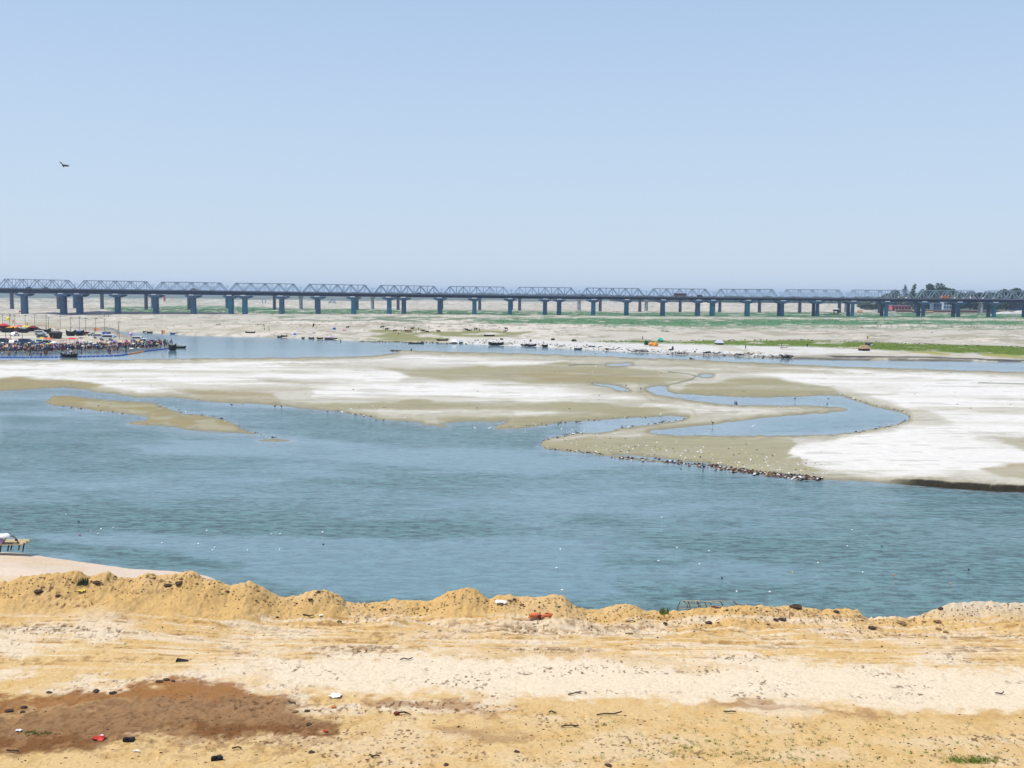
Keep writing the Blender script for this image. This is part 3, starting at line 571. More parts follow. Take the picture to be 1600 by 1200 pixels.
ZT = 985.0; Z3 = lambda x: ZT
r3 = empty('rail_bridge', at_dist(800, 488, ZT), 0, 'pale steel rail bridge of repeated trapezoid trusses rising behind the road bridges', 'bridge')
o3 = -Vector(r3.location)
TT = [(-130, 432), (0, 435.8), (105, 437.9), (130, 438.3), (232, 440), (250, 440.6), (345, 442), (463, 443.8), (575, 445.5), (683, 447.3), (793, 448.6), (902, 449.8), (1000, 450.8), (1106, 451.8), (1213, 452.3), (1318, 453), (1430, 453.8), (1600, 454.8), (1750, 455.5)]
TP = [-130, -7, 117, 239, 355, 470, 582, 690, 799, 905, 1010, 1115, 1219, 1323, 1431, 1533, 1636]
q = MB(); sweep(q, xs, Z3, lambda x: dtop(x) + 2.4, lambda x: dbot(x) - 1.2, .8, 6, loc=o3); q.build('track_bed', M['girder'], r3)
for i in range(len(TP) - 1):
    a, b_ = TP[i] + 2.2, TP[i + 1] - 2.2; hp = (b_ - a) / 10
    top = lambda x: Vector(at_dist(x, float(lerp_table(TT, x)), ZT)) + o3
    bot = lambda x: Vector(at_dist(x, dtop(x) + 1.4, ZT)) + o3
    stm = M['steel'] if i < 12 else M['steel_pale']
    for dy in (0, 7):
        q = MB(); D_ = Vector((0, dy, 0))
        q.tube(top(a + hp) + D_, top(b_ - hp) + D_, .42, n=4); q.tube(bot(a) + D_, bot(b_) + D_, .38, n=4)
        for k in range(10):
            xa, xb = a + k * hp, a + (k + 1) * hp
            q.tube((bot(xa) if k % 2 == 0 else top(xa)) + D_, (top(xb) if k % 2 == 0 else bot(xb)) + D_, .34 if k not in (0, 9) else .42, n=4)
        for k in range(1, 10): q.tube(bot(a + k * hp) + D_, top(a + k * hp) + D_, .22, n=4)
        q.build('truss', stm, r3)
    for k in (1, 3, 5, 7, 9):
        q = MB(); q.tube(top(a + k * hp), top(a + k * hp) + Vector((0, 7, 0)), .22, n=4); q.build('crossbeam', stm, r3)
for x in TP[1:]:
    pier_simple(r3, x, dbot(x) - .9, ZT + 3.5, 5.2, M['concrete_pale'] if x > 1500 or x in (470, 582, 905, 1010, 1323) else M['concrete'], 7, True)
    p = Vector(at_dist(x, dtop(x), ZT)) + o3
    q = MB(); q.tube(p, p + Vector((0, 0, 5.2)), .16); q.box((p.x, p.y, p.z + 4), (3.2, .2, .2)); q.build('mast', M['steel'], r3)

# ------------------------------------------------------------------ vehicles
def car_meshes(L_, W_, Hh, kind):
    """body, windows, wheel"""
    b_ = MB()
    def prism(pts, w_, mi=0, mb=b_):
        n = len(pts); vs = [(x, -w_ / 2, z) for x, z in pts] + [(x, w_ / 2, z) for x, z in pts]
        mb.add(vs, [tuple(range(n)), tuple(range(2 * n - 1, n - 1, -1))] + [(i, n + i, n + (i + 1) % n, (i + 1) % n) for i in range(n)], mi)
    h = Hh
    if kind == 'car':
        pts = [(-L_ / 2, .25 * h), (-L_ / 2, .55 * h), (-L_ * .44, .62 * h), (-L_ * .32, .98 * h), (L_ * .10, h), (L_ * .24, .66 * h), (L_ * .46, .56 * h), (L_ / 2, .45 * h), (L_ / 2, .22 * h)]
        win = [(-L_ * .38, .63 * h), (-L_ * .29, .92 * h), (L_ * .08, .93 * h), (L_ * .2, .65 * h)]
    elif kind == 'van':
        pts = [(-L_ / 2, .2 * h), (-L_ / 2, .92 * h), (-L_ * .46, h), (L_ * .18, h), (L_ * .34, .62 * h), (L_ * .48, .52 * h), (L_ / 2, .42 * h), (L_ / 2, .2 * h)]
        win = [(-L_ * .44, .58 * h), (-L_ * .44, .86 * h), (L_ * .16, .88 * h), (L_ * .28, .6 * h)]
    elif kind == 'bus':
        pts = [(-L_ / 2, .16 * h), (-L_ / 2, .96 * h), (-L_ * .48, h), (L_ * .47, h), (L_ / 2, .9 * h), (L_ / 2, .16 * h)]
        win = [(-L_ * .46, .5 * h), (-L_ * .46, .82 * h), (L_ * .47, .82 * h), (L_ * .47, .5 * h)]
    else:
        pts = [(-L_ / 2, .3 * h), (-L_ / 2, .9 * h), (L_ * .22, .9 * h), (L_ * .22, .95 * h), (L_ * .27, h), (L_ * .42, h), (L_ / 2, .6 * h), (L_ / 2, .22 * h)]
        win = [(L_ * .3, .62 * h), (L_ * .3, .9 * h), (L_ * .42, .9 * h), (L_ * .47, .62 * h)]
    prism(pts, W_)
    w_ = MB(); prism(win, W_ + .03, 0, w_)
    if kind in ('car', 'van'):
        x0 = win[3][0]; w_.box((x0 + .03 * L_, 0, .78 * h), (.05, W_ * .8, .2 * h), ry=-.6)
    r = .17 * h if kind in ('bus', 'truck') else .22 * h
    wh = MB(); wh.tube((0, -.13, 0), (0, .13, 0), r, n=12)
    hub = MB(); hub.tube((0, -.14, 0), (0, .14, 0), r * .5, n=8)
    return b_.mesh(kind + '_body', M['paint']), w_.mesh('windows', M['glass_dark']), wh.mesh('wheel', M['rubber']), hub.mesh('rim', M['steel_pale']), r
VM = {'car': (4.0, 1.65, 1.45), 'van': (4.6, 1.8, 1.95), 'bus': (9.5, 2.5, 3.2), 'truck': (6.6, 2.3, 2.9), 'minibus': (5.4, 1.9, 2.3)}
VC = {k: (car_meshes(*v, kind='van' if k == 'minibus' else k), v) for k, v in VM.items()}
def vehicle(kind, loc, rz, color, label, group, parked=True):
    (bm_, wm, whm, hm, r), (L_, W_, h) = VC[kind]
    nm = {'car': 'car', 'van': 'van', 'bus': 'bus', 'truck': 'truck', 'minibus': 'minibus'}[kind]
    o = empty(nm, loc, rz, label, nm, group)
    b_ = link('body', bm_, o); b_.color = (*color, 1); link('window', wm, o)
    for sx_ in (-.31, .31):
        for sy in (-1, 1):
            w_ = link('wheel', whm, o, (sx_ * L_, sy * (W_ / 2 - .1), r)); link('rim', hm, w_)
    return o
def on_bridge(x, dy=2.5):
    p = Vector(at_dist(x, dtop(x) + 1.7, RZ(x))); return Vector((p.x, p.y + dy, p.z + .01))
WHT = (.75, .75, .74)
for kind, x, c_, lab in (('bus', 1063, (.22, .13, .12), 'maroon bus with a pale window band on the road bridge, right of centre'), ('truck', 1480, (.6, .16, .07), 'red and orange truck on the right end of the road bridge'),
        ('car', 42, (.02, .02, .03), 'small black car on the bridge above the leftmost pier'), ('car', 70, (.03, .03, .04), 'dark low car on the bridge near the left edge, between two piers'), ('car', 115, WHT, 'white car on the bridge where the two leftmost trusses meet'),
        ('car', 655, (.02, .02, .03), 'black car on the bridge just right of a paired pier at mid left'), ('car', 671, WHT, 'white car following a black one on the middle of the bridge'), ('car', 748, WHT, 'white car alone on the bridge at the centre of the photo'), ('car', 911, (.03, .03, .04), 'dark car on the bridge at a truss joint right of centre'), ('van', 1095, (.03, .05, .06), 'dark van on the bridge behind the maroon bus'),
        ('car', 1421, WHT, 'white car on the bridge below the two thin tree tops'), ('van', 1410, (.5, .48, .4), 'beige van on the bridge left of the white car near the thin tree tops'), ('car', 1497, (.72, .68, .5), 'cream car just right of the red truck on the bridge'), ('car', 1509, WHT, 'white car two places right of the red truck on the bridge'),
        ('van', 1523, WHT, 'white van on the bridge between two white cars, right of the red truck'), ('car', 1541, WHT, 'white car on the bridge left of the last truss joint'), ('car', 1557, (.6, .62, .65), 'silver car on the bridge nearest to the right edge'), ('car', 1240, (.3, .3, .33), 'grey car on the bridge above the paired piers at right'), ('van', 300, (.3, .3, .32), 'grey van on the bridge above a lone pier at left')):
    vehicle(kind, on_bridge(x), 0 if random.random() < .5 else math.pi, c_, lab, 'vehicles crossing the road bridge')

# ------------------------------------------------------------------ people (one continuous body each), cattle, birds
DG = None
def remeshed(mb, name, vox, mats, matfun, smooth_it=4):
    me = mb.mesh(name + '_raw', M['skin']); o = bpy.data.objects.new(name + '_raw', me); COL.objects.link(o)
    r = o.modifiers.new('r', 'REMESH'); r.mode = 'VOXEL'; r.voxel_size = vox; sm = o.modifiers.new('s', 'SMOOTH'); sm.iterations = smooth_it; sm.factor = .5
    dg = bpy.context.evaluated_depsgraph_get(); dg.update(); out = bpy.data.meshes.new_from_object(o.evaluated_get(dg)); out.name = name
    bpy.data.objects.remove(o); bpy.data.meshes.remove(me)
    out.materials.clear()
    for mt in mats: out.materials.append(mt)
    for p in out.polygons: p.material_index = matfun(p.center); p.use_smooth = True
    return out
def limb(mb, pts, rs):
    for i in range(len(pts) - 1): mb.tube(pts[i], pts[i + 1], rs[i], rs[i + 1], 8)
    for p, r in list(zip(pts, rs))[1:-1]: mb.blob(p, (r, r, r), jit=0, n=8, m=6)
def person_mesh(pose, lower):
    mb = MB()
    if pose == 'sit': hz = .30
    elif pose == 'crouch': hz = .38
    else: hz = .88
    lean = {'stand': 0, 'reach': 0, 'bend': .75, 'sit': .1, 'crouch': .35, 'walk': .05}[pose]
    S = lambda d, sx_=0: Vector((sx_ * math.cos(0), -math.sin(lean) * d, hz + math.cos(lean) * d))
    mb.blob((0, 0, hz), (.16, .12, .13), jit=0, n=10, m=6)
    limb(mb, [S(0), S(.22), S(.45)], [.15, .145, .17]); mb.tube(S(.45, -.14), S(.45, .14), .085, .085, 8); mb.blob(S(.45, -.17), (.08, .08, .08), jit=0); mb.blob(S(.45, .17), (.08, .08, .08), jit=0)
    limb(mb, [S(.46), S(.60)], [.07, .055]); hd = S(.70); mb.blob(hd, (.085, .10, .12), jit=0, n=10, m=8); mb.blob(hd + Vector((0, -.1, -.01)), (.018, .025, .025), jit=0)
    for sgn in (-1, 1):
        sh_ = S(.46, sgn * .19)
        if pose == 'reach': el_ = sh_ + Vector((sgn * .12, -.1, .22)); ha = el_ + Vector((-sgn * .06, -.08, .24))
        elif pose == 'bend': el_ = sh_ + Vector((sgn * .03, -.12, -.25)); ha = el_ + Vector((0, -.08, -.25))
        elif pose == 'walk': el_ = sh_ + Vector((sgn * .04, sgn * .08, -.27)); ha = el_ + Vector((0, -.10 + sgn * .05, -.23))
        elif pose == 'sit': el_ = sh_ + Vector((sgn * .05, -.1, -.24)); ha = el_ + Vector((-sgn * .05, -.22, -.02))
        else: el_ = sh_ + Vector((sgn * .05, .02, -.28)); ha = el_ + Vector((0, -.06, -.25))
        limb(mb, [sh_, el_, ha], [.055, .045, .034]); mb.blob(ha + (ha - el_).normalized() * .06, (.035, .03, .06), jit=0)
        hp = Vector((sgn * .09, 0, hz))
        if pose in ('stand', 'reach', 'bend'): kn = hp + Vector((sgn * .01, -.02, -.42)); ft = Vector((sgn * .1, .02, .06))
        elif pose == 'walk': kn = hp + Vector((0, -.08 - sgn * .1, -.41)); ft = Vector((sgn * .09, -sgn * .24 + .04, .07))
        elif pose == 'sit': kn = Vector((sgn * .16, -.40, .42)); ft = Vector((sgn * .14, -.48, .06))
        else: kn = Vector((sgn * .18, -.34, .52)); ft = Vector((sgn * .15, -.08, .07))
        limb(mb, [hp, kn, ft], [.10, .065, .045]); mb.blob(ft + Vector((0, -.07, -.02)), (.045, .12, .045), jit=0)
    ht = hd.z + .03; top0 = hz + .02
    def mf(c):
        if c.z > hd.z + .02 or (c.z > hd.z - .06 and c.y > hd.y + .03): return 0
        if c.z > hd.z - .15 and (Vector(c) - hd).length < .2: return 1
        if abs(c.x) > .22 and pose in ('stand', 'walk') and c.z < hz + .2 and c.z > hz - .15: return 1
        if pose in ('sit', 'crouch') and c.z < .08: return 1
        if c.z < .12: return 1
        inner = c.z > top0 or (pose == 'bend' and c.y < -.15)
        if pose == 'reach' and c.z > hz + .62: return 1
        return 2 if inner else 3
    return remeshed(mb, 'person_body', .034, [M['hair'], M['skin'], M['cloth'], lower], mf, 2)
LOW = {'dark': M['lower_dark'], 'brown': M['lower_brown'], 'pale': M['lower_pale']}
PM = {}
for ps in ('stand', 'reach', 'bend', 'sit', 'crouch', 'walk'):
    base = person_mesh(ps, LOW['dark'])
    for k, mt in LOW.items():
        me = base.copy(); me.materials[3] = mt; PM[(ps, k)] = me
CLR = {'red': (.5, .03, .03), 'white': (.72, .72, .7), 'dark blue': (.03, .05, .2), 'black': (.015, .015, .02), 'maroon': (.16, .01, .025), 'pink': (.7, .22, .35), 'orange': (.65, .2, .03), 'yellow': (.7, .5, .08), 'green': (.03, .2, .08),
       'purple': (.16, .05, .3), 'light blue': (.25, .45, .7), 'grey': (.2, .2, .22), 'brown': (.12, .06, .035), 'teal': (.03, .22, .25), 'bare brown': (.16, .075, .04)}
used_labels = set()
def person(loc, cname, pose, label, group, lower=None, rz=None, sc=None):
    lower = lower or random.choice(['dark', 'dark', 'brown', 'pale'])
    o = link('person', PM[(pose, lower)], None, loc, random.uniform(0, 6.28) if rz is None else rz); o.color = (*CLR[cname], 1)
    k = sc or random.uniform(.9, 1.05); o.scale = (k, k, k); used_labels.add(label)
    return tag(o, label, 'person', group)
mb = MB(); limb(mb, [(-.75, 0, 1.05), (-.3, 0, 1.02), (.3, 0, 1.0), (.7, 0, 1.12)], [.27, .34, .33, .24]); limb(mb, [(.72, 0, 1.15), (1.05, 0, 1.2), (1.25, 0, 1.12), (1.45, 0, .98)], [.2, .15, .14, .08]); mb.blob((.45, 0, 1.42), (.16, .09, .1), jit=0)
for sx_ in (-.62, .55):
    for sy in (-.17, .17): limb(mb, [(sx_, sy, .95), (sx_ + (.05 if sx_ < 0 else 0), sy, .5), (sx_, sy, .04)], [.14, .08, .055])
limb(mb, [(-.98, 0, 1.15), (-1.08, 0, .8), (-1.05, 0, .45)], [.05, .04, .05])
for sy in (-1, 1): limb(mb, [(1.15, sy * .08, 1.25), (1.1, sy * .26, 1.34), (1.18, sy * .3, 1.5)], [.045, .035, .02]); limb(mb, [(1.08, sy * .1, 1.18), (1.02, sy * .27, 1.12)], [.04, .05])
COW = remeshed(mb, 'cow_body', .045, [M['hide']], lambda c: 0, 3)
def cow(x, y, rz, c_, lab):
    o = link('cow', COW, None, gp(x, y), rz); o.color = (*c_, 1); return tag(o, lab, 'cow', 'cattle grazing on the far bank')

def bird_fly(loc, span, rz, label):
    o = empty('flying_bird', loc, rz, label, 'bird')
    b_ = MB(); limb(b_, [(0, -.26, 0), (0, -.1, 0), (0, .12, 0), (0, .24, 0)], [.03, .075, .06, .02]); b_.blob((0, -.27, .01), (.035, .05, .035), jit=0); b_.tube((0, -.3, .01), (0, -.35, 0), .012, .003)
    bm_ = b_.build('body', M['feather'], o); bm_.scale = (span, span, span)
    for sgn in (-1, 1):
        w_ = MB(); pts = [(.03, -.1, .02), (.22, -.16, .12), (.5, -.02, .10 if sgn < 0 else .3), (.42, .14, .08 if sgn < 0 else .27), (.2, .24, .09), (.03, .18, .02)]
        vs = [(sgn * x * span, y * span, z * span) for x, y, z in pts]; vs += [(a_, b__, c_ - .012 * span) for a_, b__, c_ in vs]; n = 6
        w_.add(vs, [tuple(range(n)), tuple(range(2 * n - 1, n - 1, -1))] + [(i, n + i, n + (i + 1) % n, (i + 1) % n) for i in range(n)]); w_.build('wing', M['feather'], o)
    t_ = MB(); vs = [(-.02, .2, 0), (.02, .2, 0), (.09, .42, 0), (0, .38, 0), (-.09, .42, 0)]; vs = [(x * span, y * span, z) for x, y, z in vs]; vs += [(a_, b__, c_ - .01) for a_, b__, c_ in vs]
    t_.add(vs, [(0, 1, 2, 3, 4), (9, 8, 7, 6, 5)] + [(i, 5 + i, 5 + (i + 1) % 5, (i + 1) % 5) for i in range(5)]); t_.build('tail', M['feather'], o)
    return o
b1 = bird_fly(at_dist(98.5, 258.5, 75), .78, math.radians(58), 'dark bird with spread wings flying high in the sky at upper left'); b1.rotation_euler = (math.radians(40), math.radians(25), math.radians(60))
b2 = bird_fly(at_dist(490, 509, 150), .95, math.radians(-80), 'dark bird gliding low over the water in front of the far bank'); b2.rotation_euler = (math.radians(50), math.radians(-20), math.radians(-60))
def stand_bird_mesh(h, mt, nm):
    b_ = MB(); limb(b_, [(-.22, 0, .58), (-.05, 0, .62), (.12, 0, .66)], [.04, .12, .09]); limb(b_, [(.14, 0, .68), (.22, 0, .8), (.17, 0, .92), (.22, 0, .98)], [.05, .03, .026, .035]); b_.tube((.23, 0, .98), (.36, 0, .95), .015, .004)
    for sy in (-.04, .04): b_.tube((.02, sy, .55), (.03, sy, 0), .014, .012, 5)
    b_.v = [(x * h, y * h, z * h) for x, y, z in b_.v]; return b_.mesh(nm, mt, True)
EG = stand_bird_mesh(.85, M['white'], 'egret_body'); DK = stand_bird_mesh(.95, M['feather'], 'stork_body')
def wbird(x, y, me, lab, grp):
    p = gp(x, y); o = link('egret' if me is EG else 'wading_bird', me, None, p, random.uniform(0, 6.3)); return tag(o, lab, 'bird', grp)
for x, y, l_ in ((742.5, 675, 'white egret wading in the river in front of the central sand point, left of two'), (765, 675, 'white egret wading near the central sand point, right of two'), (1032, 652.5, 'white egret at the edge of the narrow inlet'), (633, 658, 'white egret at the sandbar edge left of the small sand prong'), (1279, 631, 'white egret standing in the lagoon beyond the hooked sand tongue'), (1176.5, 672, 'white egret in the middle of the blue lagoon')):
    wbird(x, y, EG, l_, 'white egrets on the sandbars')
for x, y, l_ in ((362, 638, 'dark wading bird in the shallows right of the sand island'), (429.5, 640, 'dark wading bird near the olive shallows, by a second fainter one'), (440, 640.5, 'dark wading bird just right of its neighbour below the olive patch'), (1113.5, 666.5, 'dark wading bird at the left end of the lagoon'), (1242, 628, 'dark wading bird alone in the upper channel of the lagoon'), (1292, 637, 'dark wading bird at the tip of the hooked sand tongue'), (978, 607, 'dark bird beside the small pool on the upper sandbar'), (1001.5, 612, 'dark bird walking between the two small pools')):
    wbird(x, y, DK, l_, 'dark wading birds')
G_ = 'people on the sandbars'
p = gp(1148.4, 630.5); p.z = -.9; person(p, 'dark blue', 'stand', 'person wading waist-deep in the narrow channel, left of a pair', G_, 'dark', 1.4, .85)
p = gp(1151, 632); p.z = -.8; person(p, 'black', 'stand', 'person wading thigh-deep in the narrow channel, right of a pair', G_, 'dark', 1.4, .85)
person(gp(642, 549), 'black', 'crouch', 'lone person crouching on wet sand near the hooked tip of the upper sandbar', G_, 'dark', 1)
p = gp(532, 534); p.z = -.5; person(p, 'grey', 'stand', 'lone person wading off the far bank near the moored boats', G_, 'dark', 0)

# ------------------------------------------------------------------ boats
def boat_hull(L_, W_, h, flare=.5, rake=.35):
    mb = MB(); n = 13; rings = []
    for i in range(n):
        t = -1 + 2 * i / (n - 1); w_ = max(.03, (1 - abs(t) ** 2.4)) * W_ / 2; zk = rake * h * abs(t) ** 3; zt_ = h + rake * h * abs(t) ** 3 * 1.3; x = t * L_ / 2
        rings.append([(x, -w_, zt_), (x, -w_ * .75, zk + .28 * h), (x, 0, zk), (x, w_ * .75, zk + .28 * h), (x, w_, zt_), (x, w_ * .86, zt_ - .02), (x, w_ * .6, zk + .34 * h), (x, 0, zk + .12 * h), (x, -w_ * .6, zk + .34 * h), (x, -w_ * .86, zt_ - .02)])
    vs = [p for r in rings for p in r]; k = 10
    fs = [(i * k + j, (i + 1) * k + j, (i + 1) * k + (j + 1) % k, i * k + (j + 1) % k) for i in range(n - 1) for j in range(k)] + [tuple(range(k - 1, -1, -1)), tuple((n - 1) * k + j for j in range(k))]
    return mb.add(vs, fs).mesh('hull', M['wood_dark'])
HULL = boat_hull(1, 1, 1)
def boat(loc, L_, rz, label, group, W_=None, h=.7, canopy=None, thw=3, name='wooden_boat', hullmat=None, tilt=0):
    o = empty(name, loc, rz, label, 'boat', group); W_ = W_ or L_ * .22
    hu = link('hull', HULL if not hullmat else boat_hull(1, 1, 1), o); hu.scale = (L_, W_, h)
    if hullmat: hu.data.materials[0] = hullmat
    for i in range(thw):
        q = MB(); q.box((L_ * (-.25 + .25 * i), 0, h * .82), (.25, W_ * .86, .06)); q.build('thwart', M['wood_mid'], o)
    if canopy:
        q = MB()
        for sx_ in (-.22, .22):
            for sy in (-.38, .38): q.tube((L_ * sx_, W_ * sy, h * .6), (L_ * sx_, W_ * sy, 2.05), .05, n=5)
        q.build('canopy_frame', M['wood_dark'], o)
        q = MB(); n = 7; vs = []
        for sx_ in (-.27, .27):
            for i in range(n): a_ = math.pi * i / (n - 1); vs += [(L_ * sx_, -W_ * .45 * math.cos(a_), 1.95 + .38 * math.sin(a_)), (L_ * sx_, -W_ * .45 * math.cos(a_), 1.88 + .38 * math.sin(a_))]
        fs = []
        for i in range(n - 1): fs += [(2 * i, 2 * i + 2, 2 * n + 2 * i + 2, 2 * n + 2 * i), (2 * i + 1, 2 * n + 2 * i + 1, 2 * n + 2 * i + 3, 2 * i + 3)]
        fs += [(0, 2 * n, 2 * n + 1, 1), (2 * n - 2, 2 * n - 1, 4 * n - 1, 4 * n - 2)]
        q.add(vs, fs); c_ = q.build('canopy', M['cloth'], o); c_.color = (*canopy, 1)
    return o
def moored(x0, x1, y, label, group='boats along the far bank', z=0, **k):
    xc = (x0 + x1) / 2; p = gp(xc, y); p.z = max(0, float(H(p.x, p.y))) - .12 + z; L_ = (x1 - x0) * mpp(p) * 1.0
    return boat(p, L_, k.pop('rz', 0), label, group, **k)
for a_, b_, y, l_, kw in ((223, 228, 519.3, 'short dark boat moored left of a longer one beyond the spit', {}), (229, 238.5, 520.2, 'dark flat boat moored by the far bank beyond the spit', {}), (266, 277, 522, 'blue boat moored off the far bank right of the orange flag', {'hullmat': 'blue', 'rz': .4}),
      (383, 399, 520.5, 'dark boat pulled up on pale sand, left of the far bank', {}), (433, 441, 527.3, 'dark boat at the waterline below the blue tarpaulin, front of two', {}), (439, 449, 526.2, 'dark narrow boat behind another at the waterline below the blue tarpaulin', {}), (471, 476, 529, 'very short dark boat at the far waterline, alone in a gap', {}),
      (482, 491, 529.3, 'dark boat at the far waterline, first of a close pair', {}), (495, 505, 529.8, 'dark boat at the far waterline left of the boat with pink cloth', {}), (507, 527, 530.5, 'long dark boat with a pink cloth load at the far waterline', {}),
      (637.5, 662.5, 537, 'long slim canoe lying in the channel above the sandbar tip', {'h': .5, 'W_': 1.0}), (682, 700, 532.5, 'dark boat aground on the green bank, with a raised middle', {}), (756, 772.5, 525.5, 'black long boat lying on the grass further up the bank', {}), (763, 787, 539.5, 'large black boat at the foot of the rubble slope', {'h': 1.1}),
      (814, 822, 540.5, 'small black boat touching a longer one below the white rubble', {}), (822, 838, 541.3, 'long black boat right of a small one below the white rubble', {'h': .9}), (847, 856, 542.5, 'stubby black boat at the waterline, alone right of a long pair', {'h': 1.0}), (897, 909, 546.3, 'low black boat at the waterline right of centre', {'h': .6})):
    hm_ = kw.pop('hullmat', None); moored(a_, b_, y, l_, hullmat=M[hm_] if hm_ else None, **kw)

# ------------------------------------------------------------------ the crowded spit at left
def cloth_tent(x0, x1, ytop, ybase, c_, label, group='tents and awnings on the spit', depth=3.0, ridge=.5, name='tent', walls=False):
    p = gp((x0 + x1) / 2, ybase); k = mpp(p); w_ = (x1 - x0) * k; h = (ybase - ytop) * k
    o = empty(name, p, 0, label, name.replace('_', ' '), group)
    q = MB(); e_ = h * (1 - ridge * .6)
    top = [(-w_ / 2, -depth / 2, e_), (0 - w_ * .1, -depth / 2 * .1, h), (w_ / 2, -depth / 2, e_ * .96), (w_ / 2, depth / 2, e_), (w_ * .12, depth * .05, h * .98), (-w_ / 2, depth / 2, e_ * .98)]
    vs = [Vector(v) for v in top] + [Vector(v) - Vector((0, 0, .06)) for v in top]
    q.add(vs, [(0, 2, 4, 1), (2, 3, 4), (3, 5, 1, 4), (5, 0, 1), (7, 10, 8, 6), (8, 10, 9), (9, 10, 7, 11), (11, 7, 6), (0, 6, 8, 2), (2, 8, 9, 3), (3, 9, 11, 5), (5, 11, 6, 0)])
    r_ = q.build('awning', M['cloth'], o); r_.color = (*c_, 1)
    q = MB()
    for sx_ in (-.48, .48):
        for sy in (-.48, .48): q.tube((w_ * sx_, depth * sy, -.1), (w_ * sx_, depth * sy, e_), .05, n=5)
    q.build('frame', M['pole'], o)
    if walls:
        q = MB(); q.box((0, depth * .46, e_ / 2), (w_ * .94, .06, e_)); q.box((-w_ * .47, 0, e_ / 2), (.06, depth * .9, e_)); wv = q.build('side_cloth', M['cloth'], o); wv.color = (c_[0] * .5, c_[1] * .5, c_[2] * .5, 1)
    return o
for a in ((-14, 0, 504, 517, (.5, .02, .04), 'crimson awning cut by the left edge of the photo', dict(walls=True)), (0, 13, 505, 517, (.55, .03, .03), 'bright red awning at the back of the spit, leftmost whole one', dict(walls=True)), (12, 27, 509, 518, (.75, .32, .04), 'orange and yellow awning right of the bright red one', dict(walls=True)),
          (27, 35, 507.5, 515, (.65, .12, .08), 'vermilion awning behind the orange one', {}), (36, 46, 508, 516, (.8, .6, .08), 'yellow awning between red ones at the back of the spit', {}), (46, 57, 508.5, 518, (.2, .015, .02), 'dark red awning at the right end of the coloured row', dict(walls=True)),
          (57, 74, 507, 516, (.3, .2, .12), 'long brown cloth roof above the parked white van', dict(ridge=.3)), (74, 90, 509, 518, (.4, .27, .16), 'tan cloth roof left of the dark sloping stall', dict(ridge=.3)), (90, 106, 511.5, 520, (.36, .28, .18), 'dull beige cloth roof behind the dark sloping stall', dict(ridge=.3)),
          (106, 119, 527.5, 536, (.6, .03, .02), 'red flat awning standing in the crowd below the poles', dict(ridge=.4)), (80, 90, 533, 542, (.7, .7, .66), 'white patterned awning between blue and red umbrellas', {}), (7, 15, 527, 536, (.8, .35, .12), 'small peach-orange canopy at the left edge behind the crowd', {}),
          (61, 70, 526.5, 534, (.55, .45, .08), 'mustard awning over stalls at left of the crowd', {}), (70, 82, 527, 535, (.6, .10, .04), 'orange-red awning beside the mustard one', {})):
    cloth_tent(*a[:6], **a[6])
# dark sloping stall
p = gp(87.5, 529); k = mpp(p); o = empty('stall', p, 0, 'large dark stall with outward sloping sides behind the crowd', 'stall')
q = MB(); q.add([(-6 * k, -1.5, 0), (6 * k, -1.5, 0), (6 * k, 1.5, 0), (-6 * k, 1.5, 0), (-8.5 * k, -1.8, 9 * k), (7.5 * k, -1.8, 9 * k), (7.5 * k, 1.8, 9 * k), (-8.5 * k, 1.8, 9 * k)], [(3, 2, 1, 0), (0, 1, 5, 4), (1, 2, 6, 5), (2, 3, 7, 6), (3, 0, 4, 7), (4, 5, 6, 7)]); q.build('wall', M['thatch_dark'], o)
q = MB(); q.add([(-9 * k, -2.1, 9 * k), (8 * k, -2.1, 9 * k), (8 * k, 2.1, 9 * k), (-9 * k, 2.1, 9 * k), (-6 * k, 0, 11.5 * k), (6 * k, 0, 11 * k)], [(0, 1, 5, 4), (1, 2, 5), (2, 3, 4, 5), (3, 0, 4), (3, 2, 1, 0)]); q.build('roof', M['thatch_dark'], o)
q = MB(); q.box((-1.5 * k, -1.72, 3.2 * k), (1.3 * k, .1, 5.5 * k)); q.build('doorway', M['brick'], o)
for i, (a_, b_, y, l_) in enumerate(((60, 80, 521.5, 'dark boat drawn up behind the white van at the back of the spit'), (103, 118, 525, 'black boat side-on at the left of the beached row'), (117, 132, 524.5, 'black boat with a blue top at the right of the beached row'), (0, 22, 519.5, 'dark boat beached below the red awnings'), (26, 46, 520, 'dark boat beached below the yellow awning'))):
    moored(a_, b_, y, l_, 'boats beached on the spit', h=1.9, W_=3, canopy=(.05, .12, .25) if i == 2 else None)
p = gp(108, 558.3); boat(Vector((p.x, p.y, -.25)), 27 * mpp(p), 0, 'big dark boat crowded with people, moored in the bathing water', 'boats at the spit', W_=3.0, h=1.1)
p = gp(269.5, 547.5); boat(Vector((p.x, p.y, -.2)), 12 * mpp(p), .4, 'dark high-sided boat at the tip of the spit', 'boats at the spit', W_=2.6, h=1.9, thw=2)
p = gp(281, 544); boat(Vector((p.x, p.y, -.1)), 19 * mpp(p), .22, 'slim boat with cloth bundles pointing right off the tip of the spit', 'boats at the spit', W_=1.6, h=.7)
